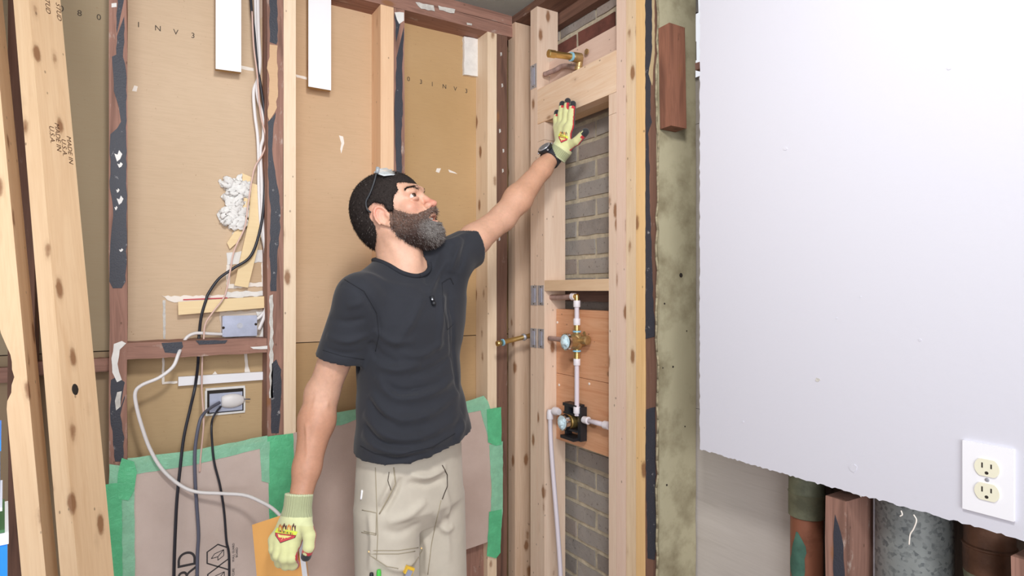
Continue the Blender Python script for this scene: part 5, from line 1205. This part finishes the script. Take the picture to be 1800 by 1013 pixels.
# ================================================================== GLOVES
toolong = None
def glove(joints, wrist, cuff_end, palm_pts, backdir, name, fr=.0108):
    """joints: list of finger chains (world points); backdir: unit vector pointing out of the back of the hand"""
    allp = np.array([p for ch in joints for p in ch]+[wrist, cuff_end]); lo = allp.min(0)-.03; hi = allp.max(0)+.03
    Fg = Field(*[np.arange(lo[i], hi[i], .0017) for i in range(3)])
    for ch, rr in zip(joints, fr): Fg.chain(ch, rr, .0035)
    for a, b, ra, rb in palm_pts: Fg.cone(a, b, ra, rb, .014)
    ax_ = wrist-cuff_end; Fg.cone(wrist, cuff_end, .031, .0315, .012)
    X, Y, Z = Fg.ax[0][:, None, None], Fg.ax[1][None, :, None], Fg.ax[2][None, None, :]; n_ = ax_/np.linalg.norm(ax_)
    Fg.f = np.maximum(Fg.f, -((X-cuff_end[0])*n_[0]+(Y-cuff_end[1])*n_[1]+(Z-cuff_end[2])*n_[2])).astype(np.float32)
    v, q = surfnet(Fg); v = taubin(v, q, 2); nn = normals(v, q); return v, q, nn, n_
def glovecol(v, nn, n_, wrist, cuff_end, back, tips, chains=None):
    t = ((v-cuff_end) @ n_); Lc = np.linalg.norm(wrist-cuff_end); b = nn @ back
    col = np.tile(L3('#D9DAA0'), (len(v), 1))
    fd_ = np.full(len(v), 1e9); dp = np.zeros(len(v)); 
    for ch in chains:        # depth of each vertex relative to the finger axis
        for a, e in zip(ch, ch[1:]):
            ab = e-a; tt = np.clip(((v-a)@ab)/(ab@ab), 0, 1); w_ = v-a-tt[:, None]*ab; d = np.linalg.norm(w_, axis=1); m = d < fd_; fd_[m] = d[m]; dp[m] = (w_@back)[m]
    depth = np.where(fd_ < .016, dp, 1.0)
    pal = (b < -.25) | (depth < -.0035); mid = (b < .12) & ~pal | ((depth < .0005) & ~pal)
    col[mid] = L3('#C8323C'); col[pal] = L3('#26272C')
    for tp in tips:
        d = np.linalg.norm(v-tp, axis=1); col[(d < .0155) & (b < .97)] = L3('#26272C'); ring = (d >= .0155) & (d < .023) & (b < .75); col[ring] = np.where(col[ring].mean(1, keepdims=True) < .05, col[ring], L3('#C8323C'))
    cuff = t < Lc*.93; col[cuff] = L3('#A9AE86'); col[(t < .004)] = L3('#C4CBA4')
    col[(t < Lc*1.25) & (t >= Lc*.93)] = L3('#DDE0AC'); return col, cuff, t
MG = attr_mat('knit_glove', .8, .06, 60, .5, 1200, 0, .3, .0008)
def mkglove(joints, fr, wrist, cuff_end, palm, back, name, label, tips_):
    v, q, nn, n_ = glove(joints, wrist, cuff_end, palm, back, name, fr); col, cuff, t = glovecol(v, nn, n_, wrist, cuff_end, back, tips_, joints)
    s1_ = np.cross(n_, back); s1_ /= np.linalg.norm(s1_); s2 = np.cross(n_, s1_); w_ = v-cuff_end; ang = np.arctan2(w_@s1_, w_@s2)
    rib = np.where(cuff, .0007*np.cos(ang*34), 0); v = v+nn*rib[:, None]
    o = npmesh(name, v, q, MG, person, cen, col); tag(o, label); return o, BVHTree.FromPolygons([tuple(p) for p in v], q.tolist())
# left hand, flat on the header
xw = XB-.014
g_ = lambda u, v_, dx=0: npv(PB(u, v_, xw-dx))
chains = [[g_(979, 222, .008), g_(978, 210, .008), g_(979, 198, .002)],
          [g_(986, 219, .010), g_(987, 200, .010), g_(988.5, 183, .002)],
          [g_(994, 218, .011), g_(996, 197, .010), g_(998, 178, .002)],
          [g_(1003, 222, .010), g_(1004.5, 201, .009), g_(1007, 183, .002)],
          [g_(995, 260, .016), g_(1014, 248, .014), g_(1029, 232, .008)]]
fr = [[.0120, .0108, .0095], [.0125, .0118, .0102], [.0128, .0118, .0105], [.0128, .0118, .0105], [.0150, .0132, .0118]]
wrist = g_(988, 262, .024); cuffe = g_(978, 277, .036)
palm = [(g_(986, 256, .018), g_(981, 226, .012), .018, .0155), (g_(990, 258, .020), g_(989, 224, .013), .019, .016), (g_(995, 258, .018), g_(999, 226, .013), .018, .0155), (wrist, g_(990, 250, .018), .028, .020)]
gl, bvh_g = mkglove(chains, fr, wrist, cuffe, palm, np.array([-1., 0, 0]), 'glove', 'raised glove, palm flat on the header', [c[-1] for c in chains])
# right hand, hanging and gripping the board edge
h_ = lambda u, v_, d: npv(P(u, v_, d))
cR = [[h_(483, 950, 1.405), h_(482, 966, 1.39), h_(485, 978, 1.40), h_(492, 980, 1.43)],
      [h_(491, 955, 1.395), h_(489, 976, 1.376), h_(492, 989, 1.39), h_(499, 990, 1.42)],
      [h_(502, 958, 1.390), h_(500, 981, 1.368), h_(503, 993, 1.38), h_(509, 994, 1.41)],
      [h_(513, 957, 1.390), h_(513, 981, 1.368), h_(515, 993, 1.38), h_(518, 993, 1.41)],
      [h_(536, 918, 1.400), h_(544, 942, 1.372), h_(543, 962, 1.365), h_(538, 978, 1.370)]]
fR = [[.0125, .0118, .011, .010], [.0130, .0125, .0115, .0105], [.0132, .0128, .012, .011], [.0130, .0125, .0118, .011], [.0160, .0140, .0125, .0115]]
wrist = h_(521, 910, 1.415); cuffe = h_(526, 868, 1.428)
palm = [(h_(505, 920, 1.42), h_(488, 948, 1.41), .021, .0165), (h_(512, 920, 1.415), h_(500, 952, 1.40), .022, .0175), (h_(520, 920, 1.41), h_(516, 954, 1.395), .022, .0175), (h_(528, 916, 1.41), h_(526, 936, 1.395), .022, .016), (wrist, h_(516, 928, 1.41), .028, .022)]
bk = -npv(P(510, 940, 1.0)-camP); bk /= np.linalg.norm(bk); bk = bk*.93+rh*-.30; bk /= np.linalg.norm(bk)
gr_, bvh_r = mkglove(cR, fR, wrist, cuffe, palm, bk, 'glove', 'lowered glove with the flame emblem, gripping the orange board', [cR[4][3]])
# emblems
def decal(name, pts, bvh, mat, parent, off=.0009):
    ps = [hit(bvh, u, v_, off) for u, v_ in pts]; ps = [p for p in ps if p is not None]
    if len(ps) < 3: return
    u0 = sum(p[0] for p in pts)/len(pts); v0 = sum(p[1] for p in pts)/len(pts); c = hit(bvh, u0, v0, off)
    bm = bmesh.new(); vs = [bm.verts.new(p) for p in ps]; cc = bm.verts.new(c if c else sum(ps, Vector())/len(ps))
    for i in range(len(vs)): bm.faces.new((vs[i], vs[(i+1) % len(vs)], cc))
    return finish(bm, name, mat, parent, cc.co.copy())
def dense(pts, n=4): return [(a[0]+(b[0]-a[0])*k/n, a[1]+(b[1]-a[1])*k/n) for a, b in zip(pts, pts[1:]+pts[:1]) for k in range(n)]
M['emb_red'] = plain('emb_red', '#C9454F', .7); M['emb_dark'] = plain('emb_dark', '#5E3A38', .7); M['emb_yel'] = plain('emb_yel', '#DCEB55', .7); M['emb_or'] = plain('emb_or', '#D98A4A', .7); M['emb_pale'] = plain('emb_pale', '#E8E08A', .7)
def emblem(T, bvh, par, full=True):
    def d(nm, pts, m, off): decal(nm, dense([T(*p) for p in pts]), bvh, M[m], par, off)
    d('emblem_shield', [(-19, 2), (18, 7), (16, 12), (-10, 22), (-19, 8)], 'emb_dark', .0007)
    d('emblem_shield', [(-18, 3), (17, 8), (14, 12), (-10, 20.5), (-17.5, 8)], 'emb_red', .0010)
    d('emblem_flame', [(-14, 6), (10, 9), (3, 12), (1, 10), (-2, 14), (-4, 11), (-8, 17), (-9, 12), (-13, 11)], 'emb_pale', .0013)
    for x in (-9, -2, 6, 14):
        d('emblem_flame', [(x-4, -2), (x-3.5, -9), (x-.5, -13-abs(x) % 3), (x+1, -9), (x+3.5, -11), (x+2.5, 0)], 'emb_dark' if x in (-2, 14) else 'emb_or', .0009)
        d('emblem_flame', [(x-2, -1), (x-2, -6), (x, -9), (x+1.5, 0)], 'emb_pale', .0012)
    d('emblem_band', [(-15, -6), (21, 1), (18, 7), (-19.5, 2.5)], 'emb_yel', .0015)
    for k in range(9):
        x = -13+k*3; y = -2.6+k*.62; d('emblem_letter', [(x, y), (x+1.7, y+.3), (x+1.5, y+4), (x-.3, y+3.6)], 'emb_dark' if k % 2 else 'emb_or', .0018)
emblem(lambda x, y: (503+x*1.0, 934+y*.98), bvh_r, gr_)
def Tl(x, y): return (990+x*.42+y*.02, 239+y*.60+x*.05)
emblem(Tl, bvh_g, gl)
# ================================================================== THINGS THE MAN WEARS OR HOLDS
# watch
wd = toW(Lwr)-toW(Lel); wd /= np.linalg.norm(wd); wc = toW(Lwr)-wd*.020
x_ = np.cross(wd, -fh); x_ /= np.linalg.norm(x_); y_ = np.cross(wd, x_)
wt = empty('wristwatch', tuple(wc), 'chunky black and silver wristwatch on the raised arm below the glove cuff', 'watch')
ringp = [Vector(wc+(x_*math.cos(a)+y_*math.sin(a))*.0315) for a in [2*math.pi*k/36 for k in range(37)]]
bm = bmesh.new(); rings = []
for k in range(36):
    a = 2*math.pi*k/36; d_ = x_*math.cos(a)+y_*math.sin(a); rings.append([bm.verts.new(wc+d_*r+wd*h) for r, h in ((.0290, -.013), (.0335, -.013), (.0335, .013), (.0290, .013))])
for k in range(36):
    for i in range(4): bm.faces.new((rings[k][i], rings[(k+1) % 36][i], rings[(k+1) % 36][(i+1) % 4], rings[k][(i+1) % 4]))
finish(bm, 'strap', plain('strap', '#34363F', .5, 0, .3, 60), wt, tuple(wc))
up_ = (np.array([0, 0, 1])*.75-rh*.55-fh*.45); up_ -= wd*(up_@wd); up_ /= np.linalg.norm(up_)
cs_ = lathe('watch_case', wc+up_*.0300, up_, [(0, .020), (.003, .0245), (.010, .0255), (.013, .0220)], M['black'], wt, 20)
lathe('bezel', wc+up_*.0425, up_, [(0, .0220), (.002, .0210), (.0025, .0165)], M['steel'], wt, 24); lathe('dial', wc+up_*.0445, up_, [(0, .0162), (.0008, .016)], plain('dial', '#8E9298', .2, 0, .5, 300), wt, 24)
for a in range(4):
    an = a*math.pi/2+.6; s1_ = np.cross(up_, wd); lathe('button', wc+up_*.037+(s1_*math.cos(an)+wd*math.sin(an))*.0235, s1_*math.cos(an)+wd*math.sin(an), [(0, .0028), (.005, .0028)], M['steel'], wt, 10)
# safety glasses pushed up on the head
gz = empty('safety_glasses', tuple(toW(H(.03, 0, .13))), 'clear safety glasses with dark temples pushed up on his dark hair', 'glasses')
HW = lambda x, y, z: Vector(toW(H(x-.004, y*.95, z-.046*min(1, max(0, (z-.03)/.08)))))
mg, nt, b = newmat('clear_lens'); b.inputs['Base Color'].default_value = (.85, .9, .92, 1); b.inputs['Roughness'].default_value = .05; b.inputs['Alpha'].default_value = .45; b.inputs['Specular IOR Level'].default_value = 1.0
A0 = hloc(669, 300); B0 = hloc(699, 312)
for s in (-1, 1):
    o_ = []
    for (x, z, y) in ((.040, .150, .066), (.052, .156, .050), (.060, .160, .022), (.058, .158, .008), (.074, .138, .008), (.080, .130, .022), (.074, .128, .052), (.060, .130, .068)): o_.append(HW(x-.008, s*y, z-.006))
    if s > 0: o_ = o_[::-1]
    nrm = (o_[2]-o_[0]).cross(o_[5]-o_[0]).normalized()
    slab('lens', o_, nrm, .002, mg, gz); tube('lens_rim', o_+[o_[0]], .0019, plain('clearframe', '#C9CED2', .2), gz, curve=False, seg=8)
    tube('temple', [HW(.040, s*.070, .142), HW(.024, s*.078, .118), HW(.004, s*.083, .078), HW(-.014, s*.086, .042), HW(-.020, s*.084, .018), HW(-.016, s*.083, .006)], .0028, M['black'], gz, seg=8)
    lathe('hinge_block', HW(.047, s*.069, .150), HW(.035, s*.072, .132)-HW(.047, s*.069, .150), [(0, .005), (.016, .0045)], plain('hinge', '#9AA0A6', .25), gz, 10)
tube('bridge', [HW(.050, -.008, .150), HW(.054, 0, .153), HW(.050, .008, .150)], .0025, plain('clearframe2', '#C9CED2', .2), gz)
# lapel microphone
p = hit(bvh_t, 757, 526, .004)
mc = empty('lapel_microphone', p, 'tiny black lapel microphone clipped to the T-shirt front', 'microphone')
tube('microphone_body', [p+Vector((0, 0, .006)), p+Vector((.004, 0, -.010))], .0052, M['black'], mc, curve=False, seg=10)
lathe('clip', p+Vector((.0, -.004, -.002)), (camP-p), [(0, .0025), (.003, .002)], M['steel'], mc, 8)
bm = bmesh.new(); bmesh.ops.create_icosphere(bm, subdivisions=2, radius=.0062, matrix=Matrix.Translation(p+Vector((.005, -.002, -.012)))); finish(bm, 'foam_tip', M['black'], mc, p, smooth=True)
# pens and knife in the cargo pocket
def inpocket(name, u, v_, mat, r, label, cat, h=.03, tipmat=None):
    p = hit(bvh_p, u, v_+14, .006); q_ = p+Vector((0, 0, .012)); e = empty(name, p, label, cat)
    lathe('barrel', p-Vector((0, 0, .03)), (0, 0, 1), [(0, r), (.03+h*.6, r), (.03+h*.75, r*.8)], mat, e, 12)
    if tipmat: lathe('cap', p+Vector((0, 0, h*.6)), (0, 0, 1), [(0, r*1.15), (.006, r*1.15), (.009, r*.6)], tipmat, e, 12)
inpocket('green_marker', 667, 1003, plain('greenpen', '#4FC84B', .35), .0055, 'bright green pen sticking out of the cargo pocket', 'pen', .03)
inpocket('black_pen', 655, 1005, M['black'], .005, 'black pen in the cargo pocket, left of the green one', 'pen', .024)
p = hit(bvh_p, 714, 1002, .007); kn = empty('utility_knife', p, 'yellow and grey utility knife clipped to the cargo pocket', 'knife')
bm = bmesh.new(); addbox(bm, p-Vector((.009, .005, .006)), p+Vector((.012, .005, .012)), Matrix.Rotation(.5, 3, 'Y'), p); finish(bm, 'yellow_grip', plain('knifeyel', '#E5B93A', .4), kn, p, bevel=.002)
bm = bmesh.new(); addbox(bm, p-Vector((.006, .010, .012)), p+Vector((.007, -.0055, .006)), Matrix.Rotation(.5, 3, 'Y'), p); finish(bm, 'grey_slider', M['steelbox'], kn, p, bevel=.002)
lathe('knife_handle', p-Vector((0, 0, .010)), (0, 0, -1), [(0, .006), (.05, .005)], M['black'], kn, 10)
# the board he holds
TL, TR, BR, BL = P(443, 923, 1.50), P(516, 899, 1.430), P(534, 1040, 1.40), P(457, 1075, 1.47)
nb = (TR-TL).cross(BL-TL).normalized()
if nb.dot(camP-TL) < 0: nb = -nb
hb = slab('orange_board', [TL, TR, BR, BL], nb, .0015, M['orange']); hb.name = 'orange_face'
root = empty('orange_board', TL, 'orange board with a white edge held in the lowered glove', 'board'); hb.parent = root; hb.location = hb.location-TL
sh_ = lambda p: p-nb*.0016
slab('board_core', [sh_(TL), sh_(TR), sh_(BR), sh_(BL)], nb, .014, M['white_board'], root, matside=M['white_board'])
sh_ = lambda p: p-nb*.0157
slab('board_backing', [sh_(TL), sh_(TR), sh_(BR), sh_(BL)], nb, .004, wood('#C79B6E', '#9a7048', 'z', 0), root)
